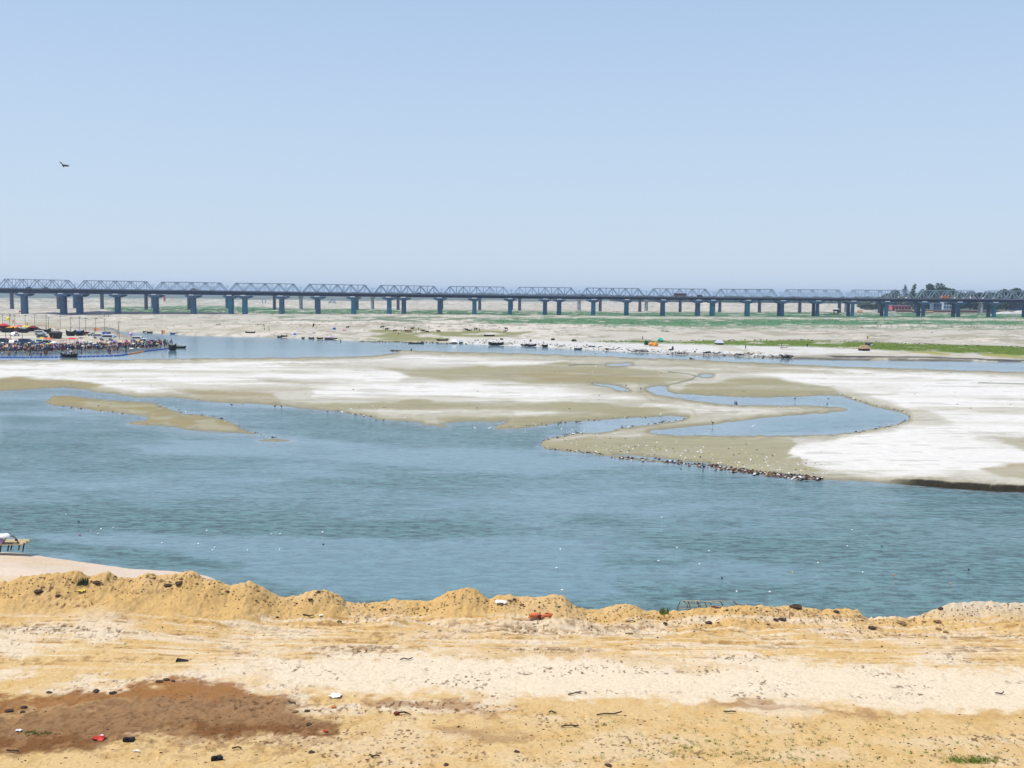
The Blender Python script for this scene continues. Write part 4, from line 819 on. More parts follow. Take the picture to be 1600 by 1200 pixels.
# vehicles on the spit
for kind, x, y, rz, c_, lab in (('car', 23.5, 525, 1.45, WHT, 'white car seen head-on behind the crowd at far left'), ('car', 22, 538, 1.5, (.6, .66, .6), 'pale car with a lime roof load nearer the crowd at far left'), ('van', 63.5, 523.5, .15, WHT, 'white van with its nose to the left, parked before the brown roofs'), ('car', 66, 528, .1, (.08, .09, .1), 'dark car parked in front of the white van'),
        ('van', 41, 538, 0, (.03, .06, .16), 'navy van parked among the umbrellas at left'), ('car', 50, 537.5, 0, (.5, .58, .62), 'pale blue car parked right of the navy van'), ('car', 57, 537, 1.4, (.25, .27, .28), 'grey car parked behind the deep blue umbrella'), ('car', 65, 536.5, 0, WHT, 'white car parked below the mustard awning'),
        ('car', 137.5, 523.5, .2, (.45, .03, .05), 'red car with a white roof rack behind the beached boats'), ('van', 155, 529, .1, WHT, 'white van parked behind the white minibus'), ('minibus', 166.5, 532, 3.2, WHT, 'white minibus with dark side windows in the middle of the spit'), ('car', 175, 527.5, .3, (.5, .56, .62), 'silver car parked below the blue banner'), ('van', 216.5, 533.5, 0, WHT, 'white van parked above the orange umbrella'), ('car', 226, 535.5, .2, WHT, 'white car parked right of the white van near the tip'),
        ('car', 241, 536.5, .1, (.65, .65, .63), 'off-white car nearest to the tip of the spit'), ('car', 75, 538, .2, (.12, .03, .02), 'dark red car parked below the orange-red awning'), ('car', 144.5, 525, 1.3, (.05, .07, .08), 'black car seen from behind, right of the red car'), ('van', 6, 537, 0, (.05, .05, .09), 'dark van parked at the extreme left of the crowd')):
    p = gp(x, y); vehicle(kind, p, rz, c_, lab, 'vehicles parked on the spit')
# umbrellas
umb = {}
def umb_mesh(n=8):
    q = MB(); prof = [(1.0, .0), (.82, .16), (.45, .33), (.0001, .42)]; vs = []
    for (r, z) in prof:
        for k_ in range(n * 2):
            a_ = math.pi * k_ / n; rr = r * (1 if k_ % 2 == 0 else .93); vs.append((math.cos(a_) * rr, math.sin(a_) * rr, z + (0 if k_ % 2 == 0 else .03 * (r > .5))))
    m_ = n * 2; vs += [(x * .99, y * .99, z - .02) for x, y, z in vs]; o_ = 4 * m_
    fs = []
    for j in range(3):
        for k_ in range(m_): a_, b_ = j * m_ + k_, j * m_ + (k_ + 1) % m_; fs += [(a_, b_, b_ + m_, a_ + m_), (o_ + a_, o_ + a_ + m_, o_ + b_ + m_, o_ + b_)]
    fs += [(k_, o_ + k_, o_ + (k_ + 1) % m_, (k_ + 1) % m_) for k_ in range(m_)]
    return q.add(vs, fs).mesh('canopy', M['cloth'])
UM = umb_mesh(); q = MB(); q.tube((0, 0, -2.1), (0, 0, .45), .03, n=5); UP_ = q.mesh('pole', M['pole'])
LM = []
UX = [(4, 534, 6, (.7, .7, .66), 'greyish white'), (17, 534.5, 5, (.5, .05, .2), 'magenta'), (31, 533.5, 6, (.1, .12, .3), 'slate blue'), (46, 534, 6, (.75, .6, .4), 'sand coloured'), (87, 537, 6, (.3, .04, .1), 'burgundy'), (92, 538.5, 6, (.05, .1, .3), 'royal blue'), (118, 534.5, 6, (.55, .1, .1), 'dull red'), (121.5, 537, 5, (.1, .3, .12), 'bottle green'), (139.5, 538, 5, (.6, .55, .75), 'lavender'), (152, 538.5, 5, (.15, .35, .6), 'steel blue'), (171.5, 538.5, 5, (.65, .3, .1), 'rust'), (184.5, 538, 5, (.2, .05, .25), 'plum'), (208.5, 535.5, 6, (.75, .72, .65), 'bone white'), (228, 535.5, 5, (.05, .2, .2), 'dark cyan'), (237, 534.5, 5, (.7, .2, .3), 'raspberry'), (246, 536, 5, (.6, .6, .3), 'khaki'), (84, 541, 6, (.6, .25, .5), 'mauve'), (130, 539, 6, (.7, .7, .68), 'milk white')]
for x, yt, wd, c_, nm in ((10, 538.5, 11, (.8, .5, .3), 'peach and white'), (25.5, 538, 12, (.72, .38, .42), 'large rose pink'), (38.5, 537.5, 9, (.03, .12, .08), 'dark green'), (52, 539, 6, (.7, .68, .6), 'cream and pink'), (59, 535.5, 7, (.02, .04, .42), 'deep blue'), (65, 536.5, 6, (.8, .38, .18), 'salmon'), (70, 534.5, 5, (.12, .42, .8), 'sky blue'), (74.5, 535.5, 5, (.6, .75, .12), 'lime green'),
        (79, 536, 6, (.8, .22, .04), 'bright orange'), (95, 531.5, 6, (.65, .05, .05), 'scarlet'), (99, 531, 5, (.04, .2, .25), 'dark teal'), (103.5, 534.5, 6, (.7, .12, .14), 'coral red'), (108.5, 535.5, 7, (.75, .6, .6), 'pale pink'), (113.5, 533.5, 5, (.4, .65, .5), 'mint'), (126, 526, 8, (.03, .05, .14), 'navy'), (126.5, 531.5, 8, (.62, .3, .68), 'lilac'), (131, 530.5, 5, (.85, .7, .2), 'small yellow'),
        (135.5, 534, 6, (.1, .42, .35), 'sea green'), (143, 532.5, 7, (.75, .78, .7), 'plain white'), (149, 534.5, 8, (.78, .74, .62), 'ivory'), (156, 531, 8, (.75, .45, .3), 'peach'), (161.5, 533, 4, (.68, .3, .42), 'small pink'), (165, 531.5, 4, (.6, .72, .3), 'yellow-green'), (168.5, 534, 6, (.8, .72, .35), 'pale yellow'), (176, 531.5, 7, (.28, .12, .68), 'violet'),
        (181, 537, 5, (.35, .5, .42), 'sage'), (188, 532.5, 8, (.8, .68, .5), 'buff'), (195, 532, 6, (.85, .22, .32), 'hot pink'), (201.5, 533, 7, (.6, .12, .08), 'brick red'), (216, 530.5, 6, (.9, .5, .12), 'amber'), (222, 532.8, 6, (.8, .7, .3), 'straw'), (233, 529.5, 4, (.3, .03, .1), 'wine red'), (111, 547.5, 5, (.7, .55, .55), 'off-white on the big boat'), (193, 543.5, 6, (.06, .35, .2), 'emerald'), (206, 542.5, 7, (.75, .75, .7), 'chalk white'), (216.5, 542.5, 4, (.7, .74, .74), 'small silver'), *UX):
    p = gp(x, yt + (8.5 if yt < 540 else 7.5)); k = mpp(p); zc = Vector(at_dist(x, yt + wd * .2, p.y)).z
    r = wd * k / 2; o = empty('umbrella', (p.x, p.y, zc - r * .2), random.random(), f'{nm} umbrella held open over the crowd on the spit', 'umbrella', 'umbrellas over the crowd')
    if 'boat' in nm: o['label'] = 'off-white umbrella opened on the big dark boat'
    c1 = link('canopy', UM, o); c1.color = (*c_, 1); c1.scale = (r, r, r * .9); pl_ = link('pole', UP_, o); pl_.scale = (1, 1, max(.3, (zc - p.z) / 2.2))
    LM.append((x, nm.replace(' on the big boat', '').replace(' and ', '-') + ' umbrella'))
# crowd
EXTRA = [(99, 'big dark boat'), (269, 'high-sided boat at the tip')]
def lab_for(x, cn, pose, where):
    d = sorted(LM, key=lambda l: abs(l[0] - x)); side = lambda l: 'left' if x < l[0] - 1 else ('right' if x > l[0] + 1 else 'line')
    out = []
    verb = {'stand': 'standing', 'reach': 'reaching up', 'bend': 'bending down', 'sit': 'sitting', 'crouch': 'crouching', 'walk': 'walking'}[pose]
    for l in d[:4]:
        sd_ = side(l); out.append(f"person in {cn} {verb} {where} {'under' if sd_ == 'line' else sd_ + ' of'} the {l[1]}")
    return out
def crowd(n, fx, fy, poses, where, group, clrs, wade=0.0, tries=60):
    for i in range(n):
        for t_ in range(tries):
            x = fx(); y = fy(x); cn = random.choice(clrs); pose = random.choice(poses); c = [l for l in lab_for(x, cn, pose, where) if l not in used_labels and len(l.replace('-', ' ').split()) <= 16]
            if c: break
        else: continue
        p = gp(x, y)
        if wade: p.z = -random.uniform(*wade) if isinstance(wade, tuple) else -wade
        elif H(p.x, p.y) < 0: p.z = -.35
        person(p, cn.replace('bare', 'bare'), pose, c[0], group)
shore = lambda x: float(np.interp(x, [0, 60, 110, 170, 200, 235, 270, 290], [549.5, 550, 548, 547, 545.5, 543.5, 541.5, 540.5]))
dk_ = ['black', 'dark blue', 'maroon', 'grey', 'brown', 'purple', 'teal', 'black', 'dark blue', 'brown']; br_ = ['white', 'red', 'pink', 'light blue', 'orange', 'green', 'yellow', 'white', 'red']
crowd(112, lambda: random.uniform(-2, 240), lambda x: shore(x) - abs(random.gauss(0, 2.0)), ['stand', 'stand', 'walk', 'reach', 'bend'], 'at the waterline', 'crowd at the waterline', dk_ * 2 + br_)
crowd(92, lambda: random.uniform(-2, 250), lambda x: shore(x) - random.uniform(3.5, 8), ['stand', 'walk', 'stand', 'sit'], 'on the sand', 'crowd on the sand', dk_ + br_)
crowd(18, lambda: random.uniform(232, 270), lambda x: shore(x) - random.uniform(0, 5), ['stand', 'walk', 'sit'], 'near the tip', 'people at the tip of the spit', dk_ + br_)
crowd(36, lambda: random.choice([random.uniform(0, 90), random.uniform(20, 75), random.uniform(120, 215)]), lambda x: shore(x) + random.uniform(1.2, 6.0) * (1 if x < 175 else .5), ['stand', 'stand', 'reach', 'bend'], 'in the water', 'bathers inside the float line', ['black', 'brown', 'black', 'dark blue', 'maroon', 'white', 'red', 'orange', 'grey'], wade=(.35, .95))
crowd(8, lambda: random.uniform(0, 150), lambda x: random.uniform(517.5, 523), ['stand', 'walk'], 'at the back of the spit', 'people at the back of the spit', dk_)
for dx, cn, l_ in ((-9, 'white', 'person in white standing at the left end of the big dark boat'), (-4, 'purple', 'person in purple standing on the big dark boat'), (0, 'pink', 'person in pink in the middle of the big dark boat'), (4, 'black', 'person in black on the big dark boat, right of centre'), (8, 'red', 'person in red at the right end of the big dark boat')):
    p = gp(108, 558.3); person(Vector((p.x + dx * mpp(p), p.y, .1)), cn, 'stand', l_, 'people aboard the big boat')
for x, y, cn, l_ in ((205.5, 530.5, 'pink', 'person in pink standing alone on the back rim of the spit'), (210, 531, 'white', 'person in pale clothes on the back rim, right of the pink one'), (266, 538.5, 'black', 'person in black standing by the high-sided boat, left one'), (197, 550, 'dark blue', 'person in dark clothes in the water by the bend of the float line')):
    p = gp(x, y); p.z = p.z if H(p.x, p.y) > 0 else -.5; person(p, cn, 'stand', l_, 'people standing apart on the spit', 'dark', 0)
# the rest of the crowd, merged: past the three hundred people one could pick out
LOWM = None
def light(me, ratio):
    o = bpy.data.objects.new('tmp', me); COL.objects.link(o); md = o.modifiers.new('d', 'DECIMATE'); md.ratio = ratio
    dg = bpy.context.evaluated_depsgraph_get(); dg.update(); out = bpy.data.meshes.new_from_object(o.evaluated_get(dg)); bpy.data.objects.remove(o); return out
pool = [light(PM[(ps, 'dark')], .14) for ps in ('stand', 'walk', 'reach', 'sit')]
cm_names = ['black', 'dark blue', 'maroon', 'brown', 'grey', 'teal', 'purple', 'white', 'red', 'pink', 'orange', 'light blue', 'green', 'yellow']; cm_w = [9, 7, 6, 6, 4, 3, 3, 4, 4, 2, 2, 2, 2, 2]
cmats = [mat('crowd_' + c.replace(' ', '_'), CLR[c], rough=.9, noise=.1) for c in cm_names]
q = MB(); geo_ = [([v.co.copy() for v in me.vertices], [(tuple(p.vertices), p.material_index) for p in me.polygons]) for me in pool]
for i in range(520):
    x = random.uniform(-30, 262); y = shore(x) - abs(random.gauss(2.2, 2.6)) - .3; p = gp(x, y); a_ = random.uniform(0, 6.28); vs_, fs_ = random.choice(geo_); k = random.uniform(.9, 1.06); ci = random.choices(range(14), cm_w)[0]; n0 = len(q.v)
    if H(p.x, p.y) < 0: p.z = -.3
    ca, sa = math.cos(a_) * k, math.sin(a_) * k
    q.v += [(p.x + v.x * ca - v.y * sa, p.y + v.x * sa + v.y * ca, p.z + v.z * k) for v in vs_]; q.f += [tuple(j + n0 for j in f) for f, _ in fs_]; q.m += [14 if mi == 0 else 15 if mi == 1 else ci if mi == 2 else 16 for _, mi in fs_]
tag(q.build('crowd', cmats + [M['hair'], M['skin'], M['lower_dark']]), 'dense dark crowd of bathers and pilgrims filling the spit', 'crowd', kind='stuff')
# light poles with wires
tops = []
for i, (x, yt, ybs) in enumerate(((4.5, 491, 513), (16.5, 489.5, 536), (23.5, 492, 513), (40, 491.5, 518), (54.5, 491, 514), (72.5, 491.5, 514), (76, 496, 512), (94.5, 493, 515), (111, 495, 524), (124.5, 494.5, 519), (134.3, 496, 521), (149.8, 496.5, 519), (164, 497, 521), (186.3, 501, 530), (35.5, 512, 543), (9, 507, 528))):
    p = gp(x, ybs); t_ = Vector(at_dist(x, yt, p.y)); hgt = t_.z - p.z
    o = empty('light_pole', p, 0, f'thin dark light pole with a crossarm, number {i}', 'light pole', 'light poles on the spit')
    q = MB(); q.tube((0, 0, -.3), (0, 0, hgt), .11, .07, n=6); q.build('shaft', M['pole'], o)
    q = MB(); q.box((0, 0, hgt * .93), (1.3, .09, .09)); q.build('crossarm', M['pole'], o); q = MB(); q.box((.5, -.05, hgt * .93 + .15), (.35, .25, .22)); q.build('lamp', M['steel'], o)
    tops.append((o, p + Vector((0, 0, hgt * .97))))
pl_lab = ['left of the tallest pole at far left', 'tallest, reaching down to the crowd at far left', 'just right of the tallest one at far left', 'standing between the orange and yellow awnings', 'above the dark red awning', 'above the brown roof, taller of two', 'above the brown roof, shorter of two', 'above the dark sloping stall', 'rising from the beached boats', 'first pole of the wired right-hand row', 'second pole of the wired right-hand row', 'behind the orange flag', 'above the blue banner', 'rightmost on the spit beside a leaning strut', 'low among the parked cars at left', 'near the peach canopy at the left edge']
for (o, _), l_ in zip(tops, pl_lab): o['label'] = 'thin dark light pole ' + l_
srt = sorted([t for t in tops if t[1].z > 6], key=lambda t: t[1].x)
for i in range(len(srt) - 1):
    a_, b_ = srt[i][1], srt[i + 1][1]
    if (a_ - b_).length > 60: continue
    q = MB(); pts = [a_.lerp(b_, t_ / 6) - Vector((0, 0, .5 * 4 * (t_ / 6) * (1 - t_ / 6))) - a_ for t_ in range(7)]; q.path(pts, .035, 4)
    tag(q.build('wire', M['pole'], None, a_), f"wire leading right from the light pole {pl_lab[tops.index(srt[i])]}", 'wire', 'overhead wires on the spit')
p = gp(182.5, 527); t_ = Vector(at_dist(185.5, 507, p.y)); q = MB(); q.tube((0, 0, 0), t_ - p, .1, .07); tag(q.build('leaning_strut', M['pole'], None, p), 'leaning dark strut beside the rightmost light pole', 'pole')
# flags, banner, balloons
def flag(x, yt, yb, c_, w_, label, nm='flag'):
    p = gp(x, yb); hgt = Vector(at_dist(x, yt, p.y)).z - p.z; o = empty(nm, p, 0, label, 'flag', 'flags on poles')
    q = MB(); q.tube((0, 0, -.2), (0, 0, hgt), .05, .04, n=5); q.build('pole', M['pole'], o)
    q = MB(); n = 6; vs = []
    for i in range(n): t_ = i / (n - 1); vs += [(.04 + w_ * t_, .18 * math.sin(5 * t_), hgt - .1 - .15 * t_), (.04 + w_ * t_, .18 * math.sin(5 * t_), hgt - 1.5 + .4 * t_)]
    vs += [(x_, y_ + .02, z_) for x_, y_, z_ in vs]; m_ = 2 * n
    q.add(vs, [(2 * i, 2 * i + 1, 2 * i + 3, 2 * i + 2) for i in range(n - 1)] + [(m_ + 2 * i, m_ + 2 * i + 2, m_ + 2 * i + 3, m_ + 2 * i + 1) for i in range(n - 1)] + [(2 * i, 2 * i + 2, m_ + 2 * i + 2, m_ + 2 * i) for i in range(n - 1)] + [(2 * i + 1, m_ + 2 * i + 1, m_ + 2 * i + 3, 2 * i + 3) for i in range(n - 1)] + [(2 * n - 2, 2 * n - 1, m_ + 2 * n - 1, m_ + 2 * n - 2)])
    f_ = q.build('banner_cloth', M['cloth'], o); f_.color = (*c_, 1); return o
flag(148, 512, 527, (.85, .25, .1), 1.6, 'orange flag on a pole above the white van'); flag(253, 515.5, 538, (.85, .35, .2), 1.3, 'pale orange flag on a thin pole near the tip of the spit'); flag(1354.5, 524, 538, (.8, .5, .2), .9, 'small orange flag above the dark heap on the right bank'); flag(30, 485, 495, (.6, .02, .05), 1.2, 'crimson flag at the foot of the leftmost pier'); flag(42, 504, 518, (.8, .6, .1), .9, 'yellow flag above the yellow awning'); flag(20, 500, 514, (.8, .4, .3), .9, 'salmon flag above the coloured awnings at left')
def balloon(x, y, Z_, r, c_, label):
    p = Vector(at_dist(x, y, Z_)); o = empty('balloon', p, 0, label, 'balloon', 'balloons over the spit'); q = MB(); q.lathe([(.0001, -1.15), (.35, -.9), (.8, -.45), (1, .1), (.9, .55), (.5, .92), (.0001, 1.05)], 10); b_ = q.build('envelope', M['cloth'], o, smooth=True); b_.scale = (r, r, r); b_.color = (*c_, 1)
    q = MB(); g = gp(x, y + 1); q.tube((0, 0, -r), (0, 0, float(H(p.x, p.y)) - p.z), .015, n=4); q.build('string', M['pole'], o)
balloon(13.3, 498, 415, .75, (.85, .75, .05), 'yellow balloon floating above the coloured awnings'); balloon(204.7, 522, 350, .6, (.85, .4, .8), 'pink balloon above the person on the back rim')
p = gp(166.5, 524.5); o = empty('banner', p, 0, 'wide blue banner board with a black end panel behind the minibus', 'banner'); k = mpp(p)
q = MB(); q.box((-1.5 * k, 0, 3.6 * k), (10 * k, .12, 4.6 * k)); q.build('panel', M['blue'], o); q = MB(); q.box((5.2 * k, 0, 3.6 * k), (2.4 * k, .12, 4.6 * k)); q.build('end_panel', M['black'], o)
q = MB(); [q.tube((s_ * k, .1, -.2), (s_ * k, .1, 4 * k), .06) for s_ in (-6, 0, 6)]; q.build('frame', M['pole'], o); q = MB(); q.box((-1 * k, -.08, 3.2 * k), (3 * k, .04, 2 * k)); q.build('print', M['steel_pale'], o)
# float line
FL = [(-30, 558.8), (0, 558.6), (40, 558.8), (85, 558.4), (122, 557.8), (150, 557), (185, 556), (200, 554), (212, 552), (225, 549.5), (245, 547), (264, 545), (285, 542.2)]
for i in range(len(FL) - 1):
    a_ = gp(*FL[i]); b_ = gp(*FL[i + 1]); a_.z = b_.z = .06
    c_ = 'orange' if i in (7, 8) else 'blue'; q = MB(); n = max(2, int((b_ - a_).length / 1.1))
    for j in range(n):
        u = (b_ - a_) * (j / n); v = (b_ - a_) * ((j + .82) / n); q.tube(u, v, .26, n=6)
    tag(q.build('float_barrier', M[c_] if c_ == 'orange' else M['blue'], None, a_), ('orange' if c_ == 'orange' else 'blue') + ' stretch of floating barrier ' + ['cut by the left edge', 'in front of the peach umbrella', 'in front of the dark green umbrella', 'ending at the big boat', 'behind the big boat', 'right of the big boat', 'straight before the bend', 'rising from the bend, left one', 'rising from the bend, right one', 'right of the orange stretch', 'in front of the tip crowd', 'beyond the high-sided boat'][i], 'floating barrier', 'floating barrier round the bathing water')

# ------------------------------------------------------------------ far bank: cattle, people, tents, huts
for x, y, c_, l_ in ((604, 517, (.02, .02, .02), 'black cow standing alone at the left of the herd'), (617, 519.5, (.02, .02, .02), 'black cow grazing, first of the left herd'), (635, 520, (.03, .025, .02), 'dark brown cow beside the reddish cow'), (640.5, 520.6, (.2, .05, .03), 'reddish cow in the middle of the left herd'), (644, 516, (.02, .02, .02), 'black cow behind the reddish cow'), (661, 520, (.02, .02, .02), 'black cow at the right of the left herd'), (667.5, 521.2, (.03, .02, .02), 'black calf-like cow with head lowered, rightmost of the left herd'),
        (685.6, 520.3, (.02, .02, .02), 'black cow alone between the two herds'), (728.5, 517.5, (.02, .02, .02), 'black cow at the left of the right herd'), (732.5, 519.3, (.02, .02, .02), 'black cow nearest to the water in the right herd'), (743, 517, (.02, .02, .02), 'black cow between two herders'), (791, 516, (.02, .02, .02), 'black cow far right of both herds'), (789, 520.5, (.25, .2, .17), 'pale cow below the far right black cow'), (543, 514, (.02, .02, .02), 'black cow near the red and white bundle'), (597.5, 513.5, (.02, .02, .02), 'small dark cow on the upper edge of the olive grass')):
    cow(x, y, random.choice([0, .3, math.pi, 3.4]), c_, l_)
for x, y, cn, ps, l_ in ((627, 520, 'black', 'stand', 'herder in black standing in the left herd'), (623, 523, 'red', 'crouch', 'herder in red crouching in front of the left herd'), (654, 516, 'black', 'stand', 'herder in dark clothes standing behind the left herd'), (650, 522.5, 'dark blue', 'stand', 'herder in dark blue standing below the left herd'), (632, 515, 'brown', 'bend', 'herder in brown bending behind the left herd'), (736.5, 518.5, 'black', 'stand', 'herder in black left of the herder in brown, right herd'), (749, 518, 'brown', 'stand', 'herder in brown at the right end of the right herd'),
        (420, 516.5, 'black', 'crouch', 'person in black crouching on the far bank above the beached boat'), (413, 516, 'dark blue', 'stand', 'person in dark blue on the far bank left of a crouching one'), (670, 514, 'brown', 'walk', 'person in brown walking on the upper bank behind the left herd'), (1004, 531, 'green', 'stand', 'person in green standing left of the green tent'), (1165, 546, 'black', 'stand', 'person in black standing on the right bank below the lime grass'), (512, 527.5, 'black', 'sit', 'person in black sitting in the boat with pink cloth'), (170, 494.5, 'black', 'stand', 'person in black by the shadow painted under the bridge, right of another'), (163, 495, 'grey', 'stand', 'person in grey by the shadow painted under the bridge, left of another'), (1261.5, 543, 'black', 'stand', 'person in black standing in the lime grass at right'), (1221, 542, 'dark blue', 'stand', 'person in dark blue standing in the lime grass behind the driftwood')):
    person(gp(x, y), cn, ps, l_, 'people on the far bank', 'dark')
def bundle(x, y, wd, h, c_, label, name='bundle', cat='bundle', n=5, m_='cloth'):
    p = gp(x, y); k = mpp(p); q = MB()
    for i in range(n): q.blob((random.uniform(-.38, .38) * wd * k, random.uniform(-.3, .3), h * k * random.uniform(.2, .45)), (wd * k * .26, wd * k * .2, h * k * random.uniform(.35, .6)), jit=.25)
    o = q.build(name, M[m_], None, p, 0); o.color = (*c_, 1); return tag(o, label, cat)
bundle(460.5, 523.5, 6, 4, (.05, .2, .6), 'crumpled blue tarpaulin on the pale sand by the far waterline', 'tarpaulin', 'tarpaulin'); bundle(522, 515, 5, 4, (.04, .1, .55), 'bright blue tarpaulin heap higher on the far bank', 'tarpaulin', 'tarpaulin'); bundle(537, 517, 6, 4, (.7, .4, .38), 'red and white cloth bundle beside the black cow'); bundle(517, 527.8, 11, 3.5, (.62, .5, .6), 'pink cloth load lying in the long moored boat')
bundle(1021.5, 541, 14, 7, (.75, .3, .06), 'orange and yellow tarpaulin heap left of the green tent', 'tarpaulin', 'tarpaulin', 8); bundle(1010, 539, 6, 8, (.02, .06, .03), 'dark green bush-like heap left of the orange tarpaulins', 'heap', 'heap'); bundle(1357, 540, 11, 6, (.06, .05, .06), 'dark heap with white sacks behind the brown hut', 'heap', 'heap', 7); bundle(1361, 540, 5, 3, (.7, .7, .7), 'white sacks at the right foot of the dark heap', 'sacks', 'sacks')
bundle(1049, 547.5, 7, 3, (.03, .06, .03), 'low dark bush on the white shore', 'bush', 'bush', 4, 'bush_dark'); bundle(1051, 547, 3, 7, (.03, .06, .03), 'narrow upright dark bush on the white shore', 'bush', 'bush', 4, 'bush_dark'); bundle(897, 533.5, 8, 4, (.04, .08, .03), 'dark green bush above the waterline at centre right', 'bush', 'bush', 5, 'bush_dark')
bundle(490, 521, 6, 3.5, (.6, .58, .55), 'pale sack heap near the far waterline', 'sacks', 'sacks'); bundle(828.5, 533.5, 5, 3.6, (.02, .02, .02), 'square black bundle on the white rubble bank', 'bundle', 'bundle', 4); bundle(863.5, 531.5, 5.5, 3.8, (.02, .02, .02), 'black bundle with a white flap right of the square one', 'bundle', 'bundle', 4); bundle(783.5, 531, 6, 3.2, (.03, .03, .03), 'dark bundle above the large black boat', 'bundle', 'bundle', 4)
def ridge_tent(x0, x1, yt, yb, c_, label, name='tent', depth=3.0, roofm='cloth', wall=None):
    p = gp((x0 + x1) / 2, yb); k = mpp(p); w_ = (x1 - x0) * k; h = (yb - yt) * k; o = empty(name, p, .25, label, name.replace('_', ' '))
    e_ = h * .38; q = MB(); d_ = depth / 2
    q.add([(-w_ / 2, -d_ - .2, e_), (w_ / 2, -d_ - .2, e_), (w_ / 2, d_ + .2, e_), (-w_ / 2, d_ + .2, e_), (-w_ * .36, 0, h), (w_ * .36, 0, h)], [(0, 1, 5, 4), (1, 2, 5), (2, 3, 4, 5), (3, 0, 4), (3, 2, 1, 0)]); r_ = q.build('roof', M[roofm], o); r_.color = (*c_, 1)
    q = MB(); q.box((0, 0, e_ / 2 - .1), (w_ * .86, depth * .9, e_ + .1)); wl = q.build('wall', M[wall or 'thatch_dark'], o); wl.color = (*c_, 1)
    q = MB(); q.box((-w_ * .12, -depth * .46, e_ * .4), (w_ * .2, .08, e_ * .8)); q.build('doorway', M['black'], o)
    return o
ridge_tent(1029, 1035, 528, 534, (.02, .35, .2), 'bright green small tent above the orange heap'); ridge_tent(1118, 1129.5, 531, 538.5, (.45, .45, .52), 'grey-white tent with a black open end on the right bank'); ridge_tent(1342.5, 1357.5, 539, 548, (.3, .12, .05), 'brown-roofed hut with a red flap in front of the lime grass', 'hut', 3, 'thatch')
ridge_tent(706, 713, 530.5, 536.5, (.75, .75, .75), 'white-topped shelter at the waterline right of the herd', 'shelter', 2.5); ridge_tent(717.5, 723, 531.5, 536, (.3, .36, .42), 'grey-blue shelter at the waterline beside the white one', 'shelter', 2.5)
# post in the river
p = gp(1098.3, 738); q = MB(); q.tube((0, 0, -1), (0, 0, .86), .045, .04); tag(q.build('mooring_post', M['pole'], None, p), 'thin dark post standing in the river off the debris spit', 'post')
# driftwood tangle at the right waterline
def driftwood(x, y, wd, h, n, label, mt='wood_dark'):
    p = gp(x, y); k = mpp(p); q = MB()
    for i in range(n):
        a_ = Vector((random.uniform(-.5, .5) * wd * k, random.uniform(-1.2, 1.2), random.uniform(0, .25) * h * k)); b_ = a_ + Vector((random.uniform(-.35, .35) * wd * k, random.uniform(-1, 1), random.uniform(-.1, .8) * h * k)); c_ = a_.lerp(b_, .5) + Vector((0, 0, .1 * h * k)); q.tube(a_, c_, .16, .12, 5); q.tube(c_, b_, .12, .05, 5)
    return tag(q.build('driftwood', M[mt], None, p), label, 'driftwood', 'driftwood along the waterlines')
for a in ((1233, 559.5, 20, 7, 26, 'large tangle of driftwood and roots at the right waterline'), (1224, 544, 12, 2.5, 6, 'log lying in the yellow grass at right'), (1110, 552, 28, 4, 16, 'long low driftwood line on the white shore'), (1000, 549.5, 26, 4, 18, 'driftwood strewn left of the upright bush'), (955, 546.5, 22, 3.5, 14, 'driftwood at the waterline right of the low black boat'), (1165, 554.5, 24, 3.5, 14, 'driftwood line left of the large root tangle'), (1060, 552.5, 20, 4, 14, 'driftwood below the upright bush'), (930, 542.5, 22, 3, 10, 'driftwood scatter above the low black boat'), (875, 541, 16, 3, 8, 'driftwood bits right of the stubby boat'), (340, 508, 10, 3, 5, 'curved dark log on the left bank'), (407, 508.5, 14, 3, 6, 'dark bent log left of the gliding bird'), (1038, 518, 16, 3, 7, 'dark branches on the pink sand at right of centre'), (617, 548.5, 16, 2, 8, 'thin branch line at the hooked sandbar tip'), (1080, 561, 8, 3, 8, 'small driftwood knot in the shallows at right', 'wood_mid')):
    driftwood(*a)
# stuff strewn where nobody could count it
def scatter(name, label_kind, pts, mats, size, flat=.5, stickf=.3):
    q = MB()
    for (x, y) in pts:
        p = gp(x, y); k = random.uniform(*size); mi = random.randrange(len(mats)); r = random.random()
        if r < stickf: a_ = random.uniform(0, 3.14); q.tube(p + Vector((0, 0, k * .2)), p + Vector((math.cos(a_) * k * 3, math.sin(a_) * k * 3, k * random.uniform(0, .8))), k * .2, k * .12, 4, mi)
        elif r < stickf + .45: q.blob(p + Vector((0, 0, k * flat * .5)), (k, k * random.uniform(.5, 1), k * flat), mi, .3, 5, 3)
        else: q.box(p + Vector((0, 0, k * flat * .5)), (k * 2, k * random.uniform(.6, 1.6), k * flat), mi, random.uniform(0, 3), random.uniform(.4, .9))
    return tag(q.build(name, [M[m_] for m_ in mats]), label_kind, name.replace('_', ' '), kind='stuff')
def along(line, n, spread_y, bias=None):
    L_ = np.array(line, float); seg = np.hypot(*(L_[1:] - L_[:-1]).T); cs = np.concatenate([[0], np.cumsum(seg)]); out = []
    for i in range(n):
        t = random.random() if bias is None else random.random() ** bias; d_ = t * cs[-1]; out.append((float(np.interp(d_, cs, L_[:, 0])), float(np.interp(d_, cs, L_[:, 1])) + random.gauss(0, spread_y)))
    return out
SP = [(943, 714.5), (988, 716.8), (1050, 722), (1098, 727.5), (1150, 735), (1200, 741), (1240, 745.7), (1285, 748.5)]
scatter('debris', 'dense line of dark, rusty and white river debris along the sand spit', along(SP, 430, 1.5, .6) + along(SP[3:], 330, 2.2, .8), ['wood_dark', 'wood_dark', 'clod', 'white', 'black', 'wood_mid', 'rock_pale', 'wood_dark', 'clay_in', 'brick'], (.06, .22), .6)
